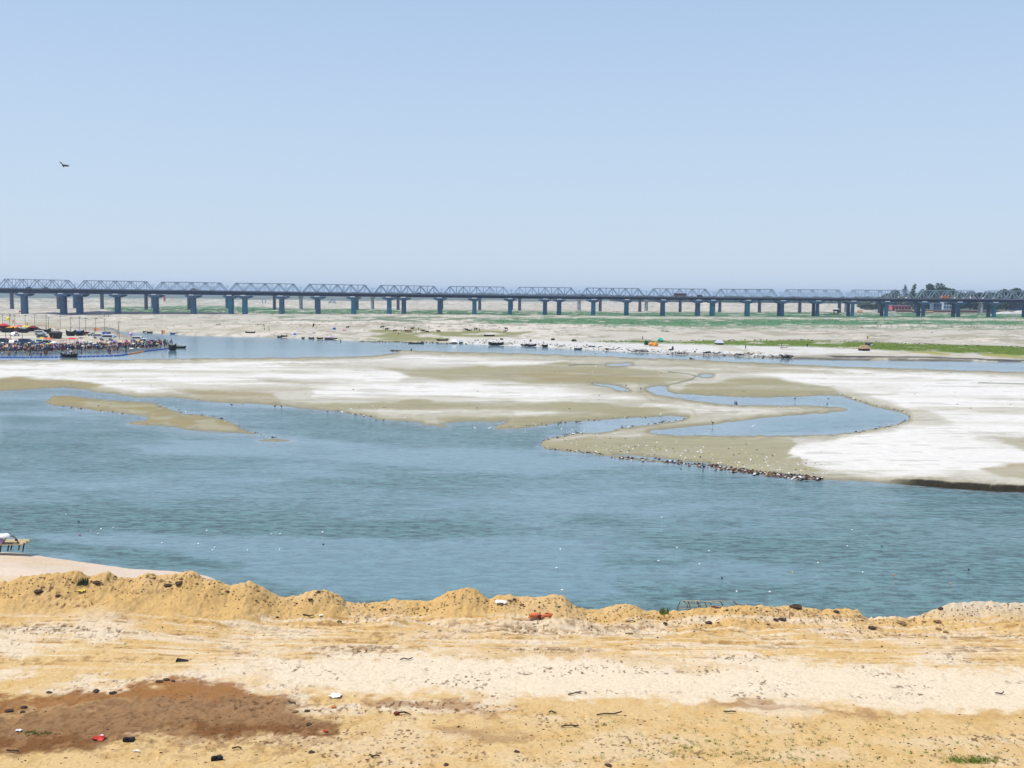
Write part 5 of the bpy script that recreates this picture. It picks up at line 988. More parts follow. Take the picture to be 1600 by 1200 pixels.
scatter('litter', 'white and dark litter thinly strewn over the wet sand behind the spit', [(random.uniform(870, 1330), 0) for _ in range(0)] + [(lambda x: (x, float(np.interp(x, [860, 1000, 1240, 1340], [690, 712, 738, 747])) - abs(random.gauss(0, 14))))(random.uniform(865, 1300)) for _ in range(330)], ['white', 'white', 'wood_dark', 'rock_pale', 'yellow'], (.04, .13), .5, .1)
scatter('shore_bits', 'scattered dark bits and white scraps along the sandbar waterlines', along([(71, 628), (84, 634), (152, 642), (202, 647)], 30, .6) + along([(246, 631), (287, 645), (341, 652), (388, 673), (440, 688)], 45, 1) + along([(500, 639), (567, 649), (600, 656)], 30, 1.2) + along([(773, 667), (845, 664), (905, 658.5), (972, 653), (1046, 650)], 60, .7) + along([(967, 668), (1004, 664), (1043, 658), (1070, 655)], 60, .8) + along([(845, 694), (850, 688), (888, 679), (912, 676)], 60, .8) + along([(851, 700), (890, 704.5), (943, 710)], 60, .9)
        + along([(1311, 616), (1364, 633), (1403, 641), (1425, 650), (1403, 664), (1320, 679)], 110, .9) + [(random.uniform(60, 1580), random.uniform(566, 640)) for _ in range(120)], ['wood_dark', 'wood_dark', 'white', 'wood_mid', 'rock_pale'], (.05, .2), .45, .3)
scatter('rubble', 'pale broken rubble and sacks covering the shore slope', along([(730, 533), (760, 534), (800, 536), (850, 539), (900, 542.5), (960, 546)], 420, 2.4) + along([(960, 546), (1050, 550), (1150, 554), (1240, 558)], 300, 2.2), ['white', 'rock_pale', 'wood_dark', 'thatch', 'wood_dark', 'black'], (.08, .36), .55, .15)
scatter('dark_scrub', 'dark low scrub dotting the far bank and floodplain', [(random.uniform(0, 1600), random.triangular(484, 523, 492)) for _ in range(520)] + [(random.uniform(1300, 1600), random.uniform(504, 512)) for _ in range(250)] + [(random.uniform(420, 1250), random.uniform(505, 512)) for _ in range(200)] + [(x_, float(np.interp(x_, [900, 1050, 1250, 1400, 1600], [533.5, 532, 531, 536, 542.5])) + random.uniform(-.5, 1)) for x_ in [random.uniform(930, 1610) for _ in range(300)]] + along([(560, 534), (600, 534.3), (640, 535), (700, 536), (730, 537)], 170, .5), ['bush_dark', 'wood_dark', 'leaf', 'thatch', 'clod'], (.12, .42), .55, .05)
# reeds: blades in tufts
def reeds(name, label, n, fx, fy, h, mats, r=.5, blades=9):
    q = MB()
    for i in range(n):
        x = fx(); p = gp(x, fy(x)); mi = random.randrange(len(mats))
        for j in range(blades):
            a_ = random.uniform(0, 6.28); rr = random.uniform(0, r); b_ = p + Vector((math.cos(a_) * rr, math.sin(a_) * rr, 0)); hh = h * random.uniform(.5, 1.2); t_ = b_ + Vector((random.uniform(-.3, .3) * hh, random.uniform(-.3, .3) * hh, hh)); s_ = Vector((math.cos(a_), math.sin(a_), 0)) * hh * .12
            q.add([b_ - s_, b_ + s_, t_], [(0, 1, 2)], mi)
    return tag(q.build(name, [M[m_] for m_ in mats]), label, name.replace('_', ' '), kind='stuff')
lim_t = lambda x: float(np.interp(x, [900, 1050, 1250, 1400, 1600], [534, 533, 532, 537, 543])); lim_b = lambda x: float(np.interp(x, [900, 1050, 1250, 1400, 1600], [536, 538, 542.5, 547, 554]))
reeds('marsh_grass', 'bright lime green marsh grass belt along the right bank', 3600, lambda: 900 + 720 * random.random() ** .6, lambda x: random.uniform(lim_t(x), lim_b(x)), .38, ['reed', 'reed', 'weed', 'reed'], .9, 5)
reeds('field_grass', 'dull green grass of the floodplain near the bridge', 3600, lambda: random.uniform(200, 1620), lambda x: random.choice([random.uniform(498, 506) if x > 760 else random.uniform(486, 492), random.uniform(487, 491)]) if x > 400 else random.uniform(483, 488), .8, ['leaf_pale', 'leaf', 'reed'], 1.6, 4)
# ------------------------------------------------------------------ right bank settlement, trees, far things
def tree(x, ytop, ybase, Z, wpx, label, kind='leaf', dens=1.0, thin=False, group='trees behind the right end of the bridge'):
    if not thin: wpx *= 1.7; dens *= 1.35
    b_ = Vector(at_dist(x, ybase, Z)); hgt = (ybase - ytop) * Z / F; w_ = wpx * Z / F; b_.z -= 1; o = empty('tree', b_, 0, label, 'tree', group)
    q = MB(); q.tube((0, 0, 0), (.3, 0, hgt * .45), hgt * .028, hgt * .018, 7)
    cl = []; nc = 15 if not thin else 7
    for i in range(nc):
        a_ = random.uniform(0, 6.28); rr = random.uniform(.05, .34) * w_; zz = hgt * random.uniform(.3, .92) if not thin else hgt * random.uniform(.5, .95)
        k_ = 1 - max(0, (zz / hgt - .6)) * 1.6; c_ = Vector((math.cos(a_) * rr * k_, math.sin(a_) * rr * k_, zz)); cl.append(c_); q.tube((.3 * random.random(), 0, hgt * random.uniform(.25, .45)), c_, hgt * .013, hgt * .004, 5)
    q.build('trunk', M['bark'], o); q = MB(); ls = .8
    for c_ in cl:
        R_ = Vector((w_ * random.uniform(.13, .24), w_ * random.uniform(.13, .24), hgt * random.uniform(.09, .15)))
        for j in range(int(150 * dens)):
            v = Vector((random.gauss(0, 1), random.gauss(0, 1), random.gauss(0, 1))).normalized() * random.random() ** .4; pp = c_ + Vector((v.x * R_.x, v.y * R_.y, v.z * R_.z)); nn = Vector((random.gauss(0, 1), random.gauss(0, 1), random.gauss(0, 1))).normalized(); u = nn.orthogonal().normalized() * ls * random.uniform(.5, 1.1); w2 = nn.cross(u) * .8
            q.add([pp - u, pp - w2, pp + u, pp + w2], [(0, 1, 2, 3)])
    q.build('crown', M[kind], o); return o
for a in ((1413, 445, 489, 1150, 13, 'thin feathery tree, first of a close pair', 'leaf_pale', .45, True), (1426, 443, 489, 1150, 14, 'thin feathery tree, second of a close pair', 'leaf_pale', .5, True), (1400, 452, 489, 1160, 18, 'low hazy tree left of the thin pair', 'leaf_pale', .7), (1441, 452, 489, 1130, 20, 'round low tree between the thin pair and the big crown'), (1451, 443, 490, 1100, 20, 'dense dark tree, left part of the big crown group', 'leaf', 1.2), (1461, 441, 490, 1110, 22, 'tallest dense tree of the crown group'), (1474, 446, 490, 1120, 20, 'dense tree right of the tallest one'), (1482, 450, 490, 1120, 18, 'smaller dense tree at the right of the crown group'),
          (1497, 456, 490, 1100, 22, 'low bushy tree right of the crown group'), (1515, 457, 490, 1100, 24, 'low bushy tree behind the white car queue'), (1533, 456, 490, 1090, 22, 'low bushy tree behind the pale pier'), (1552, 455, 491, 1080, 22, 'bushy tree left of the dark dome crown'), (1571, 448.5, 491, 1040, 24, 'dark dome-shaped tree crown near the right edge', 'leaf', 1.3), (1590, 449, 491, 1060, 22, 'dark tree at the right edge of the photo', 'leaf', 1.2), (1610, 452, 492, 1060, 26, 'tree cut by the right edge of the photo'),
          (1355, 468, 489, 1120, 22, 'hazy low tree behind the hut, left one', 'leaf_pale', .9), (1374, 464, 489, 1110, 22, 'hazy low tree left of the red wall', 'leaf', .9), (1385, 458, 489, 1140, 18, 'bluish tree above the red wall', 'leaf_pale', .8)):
    tree(*a)
def building(x0, x1, yt, yb, Z, c_, label, name='building', rows=0, cols=0, roof=None, depth=9):
    a_ = Vector(at_dist(x0, yb, Z)); b_ = Vector(at_dist(x1, yb, Z)); hgt = (yb - yt) * Z / F; w_ = b_.x - a_.x; o = empty(name, ((a_.x + b_.x) / 2, Z, min(a_.z, b_.z)), 0, label, name.replace('_', ' '))
    q = MB(); q.box((0, depth / 2, hgt / 2 - .5), (w_, depth, hgt + 1)); wl = q.build('wall', M['plaster'], o); wl.color = (*c_, 1)
    q = MB(); q.box((0, depth / 2, hgt + .2), (w_ + .6, depth + .6, .4)) if not roof else q.add([(-w_ / 2 - .4, -.4, hgt), (w_ / 2 + .4, -.4, hgt), (w_ / 2 + .4, depth + .4, hgt), (-w_ / 2 - .4, depth + .4, hgt), (-w_ / 2, depth / 2, hgt + roof), (w_ / 2, depth / 2, hgt + roof)], [(0, 1, 5, 4), (1, 2, 5), (2, 3, 4, 5), (3, 0, 4), (3, 2, 1, 0)])
    q.build('roof', M['thatch'] if roof else M['concrete_pale'], o)
    for r in range(rows):
        for c in range(cols):
            wx_ = -w_ / 2 + w_ * (c + .5) / cols; wz = hgt * (r + .5) / rows; q = MB(); q.box((wx_, -.03, wz), (w_ / cols * .5, .12, hgt / rows * .55)); q.build('window', M['glass_dark'], o)
    return o
building(1393.5, 1423, 477.5, 488, 1050, (.62, .12, .14), 'long pink-red walled building between the right bridge piers', rows=1, cols=6); building(1474, 1490.5, 472, 488, 1045, (.42, .5, .62), 'pale blue three storey building with dark windows', rows=3, cols=4); building(1458, 1472, 474, 487, 1050, (.12, .17, .24), 'dark slate building left of the pale blue one', rows=2, cols=3); building(1583, 1610, 476, 490, 1040, (.06, .12, .25), 'dark blue building at the right edge', rows=2, cols=4)
building(1372, 1392, 484, 490, 1030, (.45, .42, .4), 'low grey shed left of the pink-red building', 'shed', 1, 3); building(1428, 1441, 486, 491.5, 960, (.03, .06, .15), 'dark blue shed in front of the bank wall', 'shed', 0, 0, 1.2, 4); building(1448, 1459, 488, 492, 955, (.25, .22, .2), 'small brown shed right of the dark blue one', 'shed', 0, 0, 1.0, 4); building(1341, 1348, 488, 493, 955, (.35, .3, .27), 'little thatched hut right of the watch tower', 'hut', 1, 1, 2.2, 4)
# embankment wall
a_ = Vector(at_dist(1400, 484.5, 1000)); b_ = Vector(at_dist(1640, 486, 1000)); q = MB(); q.box(((b_.x - a_.x) / 2, .5, -2.2), (b_.x - a_.x, 1, 4.6)); o = empty('bank_wall', a_, 0, 'long reddish embankment wall with a pale top edge', 'wall'); q.build('wall_face', M['brick'], o); q = MB(); q.box(((b_.x - a_.x) / 2, .4, .35), (b_.x - a_.x + .4, 1.6, .5)); q.build('coping', M['rock_pale'], o)
# sand heap by the right edge
p = Vector(at_dist(1575, 494, 930)); q = MB(); q.blob((0, 0, 0), (16, 6, 4.2), jit=.12, n=18, m=8); q.blob((14, 2, 0), (14, 6, 5.2), jit=.12, n=18, m=8); tag(q.build('sand_heap', M['rock_pale'], None, p, smooth=True), 'pale sand heap at the foot of the bank near the right edge', 'sand heap')
# watch tower on low platform
p = gp(1307, 491.5); k = mpp(p); o = empty('watch_tower', p, 0, 'small watch tower cabin on stilts with a thatched cap, under the bridge', 'watch tower')
q = MB(); [q.tube((sx_ * k, sy, -.5), (sx_ * k * .9, sy, 5.2 * k), .25) for sx_ in (-3, 3) for sy in (0, 3)]; q.build('leg', M['wood_dark'], o); q = MB(); q.box((0, 1.5, 6.6 * k), (7.5 * k, 4.2, 2.8 * k)); q.build('cabin', M['thatch_dark'], o); q = MB(); q.add([(-4.6 * k, -1, 8 * k), (4.6 * k, -1, 8 * k), (4.6 * k, 4, 8 * k), (-4.6 * k, 4, 8 * k), (0, 1.5, 11 * k)], [(0, 1, 4), (1, 2, 4), (2, 3, 4), (3, 0, 4), (3, 2, 1, 0)]); q.build('roof', M['rock_pale'], o)
p = gp(1302, 492.5); k = mpp(p); o = empty('platform', p, 0, 'long low dark platform below the watch tower', 'platform'); q = MB(); q.box((0, 2, 1.2 * k), (27 * k, 6, .5 * k)); q.build('deck', M['wood_dark'], o); q = MB(); [q.tube((sx_ * k, sy, -.6), (sx_ * k, sy, 1.1 * k), .2) for sx_ in (-12, -6, 0, 6, 12) for sy in (0, 4)]; q.build('support', M['wood_dark'], o)
# far plain: red tower, pylon, poles, wood belts
p = Vector(at_dist(257, 471, 1700)); p.z = float(H(p.x, p.y)); k = p.y / F; o = empty('water_tower', p, 0, 'tiny red and white tower on the hazy plain at left', 'tower'); q = MB(); q.lathe([(1.7 * k, -1), (1.3 * k, 8 * k)], 10); q.build('shaft', M['red'], o); q = MB(); q.lathe([(1.4 * k, 8.002 * k), (2 * k, 9 * k), (2 * k, 10.5 * k), (.0001, 11.5 * k)], 10); q.build('tank', M['white'], o)
for x, yt, l_ in ((410, 466, 'far thin mast on the hazy plain, left of two'), (415, 466, 'far thin mast on the hazy plain, right of two')):
    p = Vector(at_dist(x, yt, 1500)); zz = float(H(p.x, p.y)); q = MB(); q.tube((0, 0, zz - p.z), (0, 0, 0), .8, .5); tag(q.build('mast', M['steel'], None, p), l_, 'mast', 'far masts')
p = Vector(at_dist(519, 466.5, 1500)); zz = float(H(p.x, p.y)) - p.z; o = empty('pylon', p, 0, 'faint lattice pylon on the hazy plain under the bridge', 'pylon'); q = MB()
for sx_, sy in ((-1, -1), (1, -1), (1, 1), (-1, 1)): q.tube((sx_ * 5, sy * 5, zz), (sx_ * .5, sy * .5, 0), .5, .35, 4)
q.build('leg', M['steel'], o); q = MB(); [q.tube((-6 + 0, 0, -2 - 3 * i), (6, 0, -2 - 3 * i), .35, n=4) for i in range(2)]; [q.tube((-(1 + i) * 1.1, -.5 - i, zz * (.2 + .2 * i)), ((1 + i) * 1.1, -.5 - i, zz * (.2 + .2 * i)), .3, n=4) for i in range(4)]; q.build('crossarm', M['steel'], o)
def belt(name, label, x0, x1, Z, h, dens, mt='leaf'):
    q = MB()
    for x in np.arange(x0, x1, dens):
        p = Vector(at_dist(x + random.uniform(-1, 1), 470, Z + random.uniform(-60, 60))); g = float(H(p.x, p.y)); r = h * random.uniform(.5, 1.0); q.blob((p.x, p.y, g + r * .6), (r * random.uniform(.9, 1.8), r, r), 0, .3, 7, 5)
    return tag(q.build(name, M[mt]), label, name.replace('_', ' '), kind='stuff')
belt('far_wood', 'hazy blue wood belt on the horizon behind the right half of the bridge', 960, 1600, 2300, 9, 2.0); belt('far_wood', 'faint hazy wood belt on the horizon behind the left half', -700, 960, 4200, 11, 3.0); belt('far_wood', 'hazy wood belt beyond the bridge at far right', 1425, 2300, 1450, 13, 2.6)
# ------------------------------------------------------------------ near bank: debris, weeds, frames
def onbank(x, y): return gp(x, y)
p = onbank(846, 964.5); k = mpp(p); o = empty('broken_pot', p, .1, 'broken orange clay pots lying in a row at the foot of the mound', 'clay pots')
def pot(cx, w_, h, open_side, nm):
    q = MB(); prof = [(.55, -.5), (.8, -.3), (.98, -.05), (1, .15), (.85, .38), (.62, .5)]; n = 12; vs = []
    for (r, z) in prof:
        for k_ in range(n):
            a_ = math.pi * 2 * k_ / n; jj = 1 + random.uniform(-.05, .05); vs.append((cx + z * w_, math.cos(a_) * r * h * jj, h * .9 + math.sin(a_) * r * h * jj))
    vs += [(cx + (x_ - cx) * .93, y_ * .9, h * .9 + (z_ - h * .9) * .9) for x_, y_, z_ in vs]; m_ = len(prof) * n
    fs = []
    for j in range(len(prof) - 1):
        for k_ in range(n):
            if (j, k_) in open_side: continue
            a_, b_ = j * n + k_, j * n + (k_ + 1) % n; fs += [(a_, b_, b_ + n, a_ + n), (m_ + a_, m_ + a_ + n, m_ + b_ + n, m_ + b_)]
    q.add(vs, fs); return q.build(nm, M['clay'], o, smooth=True)
pot(-.34, .62, .135, {(2, 2), (3, 2), (2, 8), (3, 8), (1, 8)}, 'pot_body'); pot(.33, .52, .12, {(1, 3), (2, 3), (2, 9), (3, 9), (3, 10)}, 'pot_body')
q = MB(); q.blob((.0, -.02, .06), (.14, .12, .07), jit=.3); q.blob((-.62, -.05, .04), (.09, .07, .05), jit=.3); q.build('shard', M['clay'], o); q = MB(); q.box((-.12, -.13, .1), (.18, .03, .13), rz=.2); q.build('hole', M['clay_in'], o)
def item(name, x, y, build, mats, label, cat, group=None, rz=None, smooth=False):
    p = onbank(x, y); q = MB(); build(q); return tag(q.build(name, mats, None, p, random.uniform(-.3, .3) if rz is None else rz, smooth), label, cat, group)
def crumple(c_w, c_d, h): return lambda q: [q.blob((random.uniform(-.35, .35) * c_w, random.uniform(-.3, .3) * c_d, h * .4), (c_w * .33, c_d * .35, h * .5), jit=.35) for _ in range(4)]
def sheet(w_, d_, h=.06):
    def f(q):
        n = 5; vs = [(w_ * (i / n - .5), d_ * (j / n - .5), .03 + random.uniform(0, h)) for j in range(n + 1) for i in range(n + 1)]; m_ = len(vs); vs += [(a_, b_, c_ - .012) for a_, b_, c_ in vs]; N = n + 1
        fs = [(j * N + i, j * N + i + 1, (j + 1) * N + i + 1, (j + 1) * N + i) for j in range(n) for i in range(n)]; fs += [tuple(m_ + v for v in f_[::-1]) for f_ in fs]
        e_ = [(i, i + 1) for i in range(n)] + [(n * N + i + 1, n * N + i) for i in range(n)] + [((j + 1) * N, j * N) for j in range(n)] + [(j * N + n, (j + 1) * N + n) for j in range(n)]; fs += [(b_, a_, a_ + m_, b_ + m_) for a_, b_ in e_]; q.add(vs, fs)
    return f
def stick(L_, r=.025, bends=3):
    def f(q):
        pts = [Vector((L_ * (i / bends - .5), random.uniform(-.06, .06), .05 + random.uniform(0, .06))) for i in range(bends + 1)]; q.path(pts, r, 5)
    return f
item('paper_sheet', 524, 1089, sheet(.5, .4, .1), M['white'], 'white crumpled sheet of paper right of the brown mud patch', 'paper'); item('plastic_wrapper', 154, 1156, sheet(.42, .3, .14), M['red'], 'red and white wrapper at the front edge of the mud patch', 'wrapper')
item('plastic_scrap', 160, 1153, sheet(.2, .15, .1), M['white'], 'small white scrap lying on the red wrapper side', 'scrap'); item('plastic_scrap', 29, 1143, sheet(.22, .14, .06), M['white'], 'white scrap near the left edge of the mud patch', 'scrap'); item('plastic_scrap', 213, 1175, sheet(.2, .12, .05), M['white'], 'white scrap on the pale sand below the mud patch', 'scrap')
def shoe(q): q.box((0, 0, .045), (.42, .14, .07)); q.blob((-.1, 0, .11), (.12, .08, .08), jit=.1); q.blob((.13, 0, .09), (.1, .075, .06), jit=.1); q.box((.02, .17, .05), (.3, .12, .08), rz=.3)
item('old_shoe', 201, 1159, shoe, M['black'], 'black old shoe pair right of the red wrapper', 'shoe', rz=0); item('old_shoe', 339, 1188, shoe, M['black'], 'black shoe-like lump at the bottom edge left of centre', 'shoe', rz=.3)
item('dark_wedge', 284, 1033, lambda q: q.add([(-.28, -.1, 0), (.3, -.1, 0), (.3, .12, 0), (-.28, .12, 0), (-.2, .05, .16), (-.02, .05, .1)], [(0, 1, 5, 4), (1, 2, 5), (2, 3, 4, 5), (3, 0, 4), (3, 2, 1, 0)]), M['black'], 'black wedge-shaped scrap on the sand above the mud patch', 'scrap')
def pipe(q): q.tube((-.28, 0, .08), (.05, 0, .13), .035, n=7, mi=1); q.tube((.05, 0, .13), (.32, 0, .04), .035, .02, 7, 1); q.blob((-.26, -.06, .08), (.14, .09, .09), 0, .2)
item('brick_shard', 630, 1117, pipe, [M['clay_in'], M['black']], 'dark red shard with a bent black pipe on the sand', 'shard', rz=-.1)
for x, y, L_, l_ in ((898, 1086, .6, 'thin stick on the pale sand band at centre'), (863, 1115, .3, 'short black chip right of the muddy streak'), (890, 1137, .7, 'dark forked twig on the lower sand'), (952, 1117, 1.1, 'long rusty twig on the lower sand right of centre'), (482, 963, .6, 'black twig below the left mounds'), (531, 973, .25, 'small dark chip below the second mound'), (598, 954, .35, 'dark chip below the low saddle'), (985, 973, .5, 'flat dark stick on the track at right'), (983, 992, .4, 'flat dark stick below another on the track at right'), (1562, 1085, .4, 'upright-looking twig on the pale band at far right'), (456, 1100, .4, 'dark twig in the brown mud at its right end'), (370, 1172, .35, 'rusty twig on the lower sand'), (20, 1176, .5, 'black stick in the dark mud at left'), (635, 1032, .6, 'thin stick pair on the pale band left of centre'), (585, 1184, .4, 'brown twig near the bottom edge'), (1140, 1114, .5, 'twig by the muddy streak at right')):
    item('twig', x, y, stick(L_, .028), M['wood_dark'], l_, 'twig', 'twigs on the near bank')
for i, (x, y, r, l_) in enumerate(((77, 1083, .11, 'dark clod on the brown patch, left of a pair at far left'), (150, 1081, .14, 'dark clod on the rim of the mud patch at left'), (176, 1084, .13, 'dark clod right of another on the rim of the mud patch'), (249, 1066, .13, 'left dark clod of a group of three above the mud'), (259, 1063, .12, 'top dark clod of a group of three above the mud'), (270, 1065, .1, 'right dark clod of a group of three above the mud'), (13, 1112, .15, 'black clod at the left edge of the mud patch'), (37, 1106, .11, 'black clod near the left edge, beside a larger one'), (37, 1113, .1, 'small black clod in the mud at far left'), (461, 1113, .12, 'grey stone in the mud at its right end'), (480, 1112, .1, 'black clod right of the grey stone'), (1244, 950, .26, 'large dark root clump on top of the right ridge'), (1213, 969, .13, 'dark clod on the right ridge, left of a trio'), (1219, 968, .14, 'dark clod on the right ridge, middle of a trio'), (1224, 969, .12, 'dark clod on the right ridge, right of a trio'), (1108, 974, .17, 'brown clod on the slope below the bamboo frame'), (1361, 982, .17, 'wide brown clod at the foot of the right ridge'), (1408, 975, .2, 'brown crumbly lump at the right foot of the ridge'), (1465, 972, .16, 'upright brown lump near the pale right mound'), (1467, 984, .13, 'red-brown lump below the upright one'), (1477, 988, .12, 'reddish lump at the foot of the right mound'), (1470, 952, .15, 'dark lump where the pale right mound begins'), (150, 912, .2, 'dark hole-like clod on the left ridge'), (60, 926, .2, 'brown clod cluster on the left slope'), (262, 916, .18, 'dark clod on the left mound shoulder'), (279, 913, .2, 'dark brown clod right of the shoulder clod'), (1306, 957, .16, 'dark clod near the low end of the right ridge'), (497, 925, .1, 'small clod on top of the second mound'), (355, 925, .1, 'small clod on the third mound'), (90, 932, .14, 'brown clod below the left ridge'), (482, 1133, .12, 'dark clod below the right end of the mud'), (487, 1176, .1, 'dark pebble on the lower sand'), (808, 1175, .1, 'dark clod on the lower sand left of centre'), (696, 1196, .1, 'dark clod at the bottom edge'), (950, 1196, .1, 'black clod at the bottom edge right of centre'))):
    m_ = 'clod_dark' if i not in (19, 20, 9, 17, 18) else 'clod'
    item('clod', x, y, lambda q: [q.blob((random.uniform(-.5, .5) * r, random.uniform(-.4, .4) * r, r * .25), (r * .9, r * .6, r * .5), jit=.35) for _ in range(4)], M[m_], l_, 'clod', 'dark clods on the near bank')
for x, y, m_, l_ in ((128, 912, 'weed', 'green leafy weed on the left ridge'), (1036, 958, 'weed', 'small green weed left of the bamboo frame')):
    item('weed', x, y + 2, lambda q: [q.add([(a_, b_, 0), (a_ + .08, b_, 0), (a_ + .1 + random.uniform(-.1, .1), b_ + .03, random.uniform(.15, .45))], [(0, 1, 2)]) for a_, b_ in [(random.uniform(-.25, .25), random.uniform(-.15, .15)) for _ in range(60)]], M['bush_dark'] if x < 200 else M[m_], l_, 'weed', 'weeds on the ridge')
item('yellow_scrap', 127, 925, sheet(.4, .25, .1), M['yellow'], 'yellow scrap on the left slope below the green weed', 'scrap'); item('plastic_scrap', 783, 943, sheet(.6, .25, .15), M['white'], 'white and black scrap behind the central mound', 'scrap'); item('plastic_scrap', 501, 963, sheet(.2, .15, .08), M['white'], 'white scrap below the second mound', 'scrap'); item('yellow_scrap', 521, 1106, sheet(.22, .14, .07), M['orange'], 'orange scrap right of the mud patch below the paper', 'scrap'); item('red_scrap', 509, 1144, sheet(.2, .14, .06), M['red'], 'red scrap at the right tip of the lower mud', 'scrap')
# pebbles, clods and straw nobody could count
pts = []
for _ in range(1500):
    x = random.uniform(-30, 1630); yr = float(lerp_table(RIDGE, x)); pts.append((x, yr + 3 + abs(random.gauss(0, 1)) * 16))
q = MB()
for (x, y) in pts:
    if y < 880: continue
    p = onbank(x, y); r = random.uniform(.014, .045) * (1 if random.random() < .95 else 2); q.blob(p + Vector((0, 0, r * .3)), (r * random.uniform(.8, 1.8), r, r * .7), random.choice([0, 0, 1]), .35, 5, 3)
for _ in range(1300):
    x = random.uniform(-30, 1630); y = random.choice([random.triangular(960, 1060, 985), random.triangular(1100, 1200, 1180), random.uniform(1080, 1150) if x < 560 else random.uniform(1110, 1200)]); p = onbank(x, y); r = random.uniform(.012, .035)
    q.blob(p + Vector((0, 0, r * .3)), (r * random.uniform(.8, 2.2), r, r * .6), random.choice([0, 1, 1]), .35, 5, 3)
tag(q.build('pebbles', [M['clod'], M['clod_dark']]), 'small crumbs of earth strewn over the near bank', 'pebbles', kind='stuff')
def tufts(name, label, n, fx, fy, h):
    q = MB()
    for i in range(n):
        p = onbank(fx(), fy()); R_ = random.uniform(.04, .16)
        for j in range(random.randint(10, 26)):
            a_ = random.uniform(0, 6.28); rr = R_ * random.random() ** .5; b_ = p + Vector((math.cos(a_) * rr, math.sin(a_) * rr, -.01)); hh = h * random.uniform(.4, 1.2); s_ = Vector((math.cos(a_ + 1.5), math.sin(a_ + 1.5), 0)) * .012; q.add([b_ - s_, b_ + s_, b_ + Vector((random.uniform(-.7, .7) * hh, random.uniform(-.7, .7) * hh, hh))], [(0, 1, 2)], random.randrange(2))
    return tag(q.build(name, [M['weed'], M['reed']]), label, name.replace('_', ' '), kind='stuff')
tufts('weed_tufts', 'sparse small green weeds on the sand at lower right', 260, lambda: random.triangular(820, 1620, 1250), lambda: random.triangular(1120, 1200, 1185), .07)
tufts('dense_weeds', 'dark green weed mat near the lower right corner', 120, lambda: random.gauss(1518, 18), lambda: random.gauss(1188, 2.6), .09); tufts('mud_weeds', 'faint green weeds in the dark mud at left', 40, lambda: random.gauss(55, 14), lambda: random.gauss(1146, 2), .06)
# white things floating on the river
fl = [(103, 804, 'w'), (123, 815, 'k'), (125, 836.7, 'r'), (142, 830.6, 'w'), (153.6, 834.7, 'w'), (158, 827, 'w'), (177, 825, 'w'), (253, 849, 'w'), (304, 851.5, 'w'), (310, 850, 'w'), (332.4, 859.6, 'w'), (336, 856, 'w'), (387, 860, 'w'), (437, 859, 'w'), (323, 829.6, 'w'), (424, 835, 'w'), (438, 834.7, 'w'), (504, 832, 'w'), (505, 851, 'k'), (1034, 809, 'w'), (1058, 856, 'w'), (1108, 861, 'w'), (876, 858.5, 'w'), (1029, 877, 'w'), (1093, 882, 'w'), (870, 888, 'w'), (1128, 903.5, 'k'), (1151, 924.5, 'w'), (1203, 925.5, 'w'), (878.5, 922.5, 'w'), (1324, 854, 'w'), (1331, 828.5, 'w'), (1378, 854, 'k'), (1278.5, 880, 'w'), (1348, 895, 'w'), (1238, 895, 'y'), (1397, 899, 'o'), (1513.5, 890.5, 'k'), (1485, 913, 'o'), (1064, 733, 'k')]
CN = {'w': ('white', 'white'), 'k': ('black', 'black'), 'r': ('red', 'red'), 'y': ('yellow', 'yellow'), 'o': ('orange', 'orange')}; wl_, kl_ = [], []
for x, y, c_ in fl:
    p = gp(x, y); p.z = .03; q = MB(); q.blob((0, 0, 0), (.075, .06, .06), 0, .3, 7, 5); q.blob((.06, .02, .0), (.04, .04, .035), 0, .3, 6, 4)
    o = q.build('floating_scrap', M[CN[c_][1]], None, p, random.uniform(0, 3)); 
    where = ('left' if x < 260 else 'centre-left' if x < 600 else 'centre' if x < 1000 else 'centre-right' if x < 1250 else 'right'); nm = f"{CN[c_][0]} scrap floating on the {'' if c_ == 'k' else ''}open river"
    tag(o, nm, 'floating scrap', f'{CN[c_][0]} scraps floating on the river')
    if c_ == 'w': wl_.append((x, o))
    if c_ == 'k': kl_.append((x, o))
    if c_ == 'r': o['label'] = 'red scrap floating near the left edge of the river'
    if c_ == 'y': o['label'] = 'yellow scrap floating right of the bamboo frame'
    if (x, y) == (1064, 733): o['label'] = 'black drifting lump in the river just off the debris spit'
ORD = 'leftmost second third fourth fifth sixth seventh eighth ninth tenth eleventh twelfth thirteenth fourteenth fifteenth sixteenth seventeenth eighteenth nineteenth twentieth twenty-first twenty-second twenty-third twenty-fourth twenty-fifth twenty-sixth twenty-seventh twenty-eighth twenty-ninth thirtieth thirty-first thirty-second'.split()
for lst, cn_ in ((wl_, 'white'), (kl_, 'black')):
    for i, (x, o) in enumerate(sorted(lst, key=lambda t: t[0])):
        if 'drifting' not in o['label']: o['label'] = f"{cn_} scrap floating on the river, {ORD[i]}{' of' if i == 0 else ' from the left among'} the {cn_} ones"
for o, l_ in zip([o for o in COL.objects if o.name.startswith('floating_scrap') and o['group'].startswith('orange')], ('orange scrap floating on the river, left one of two', 'orange scrap floating on the river, right one of two')): o['label'] = l_
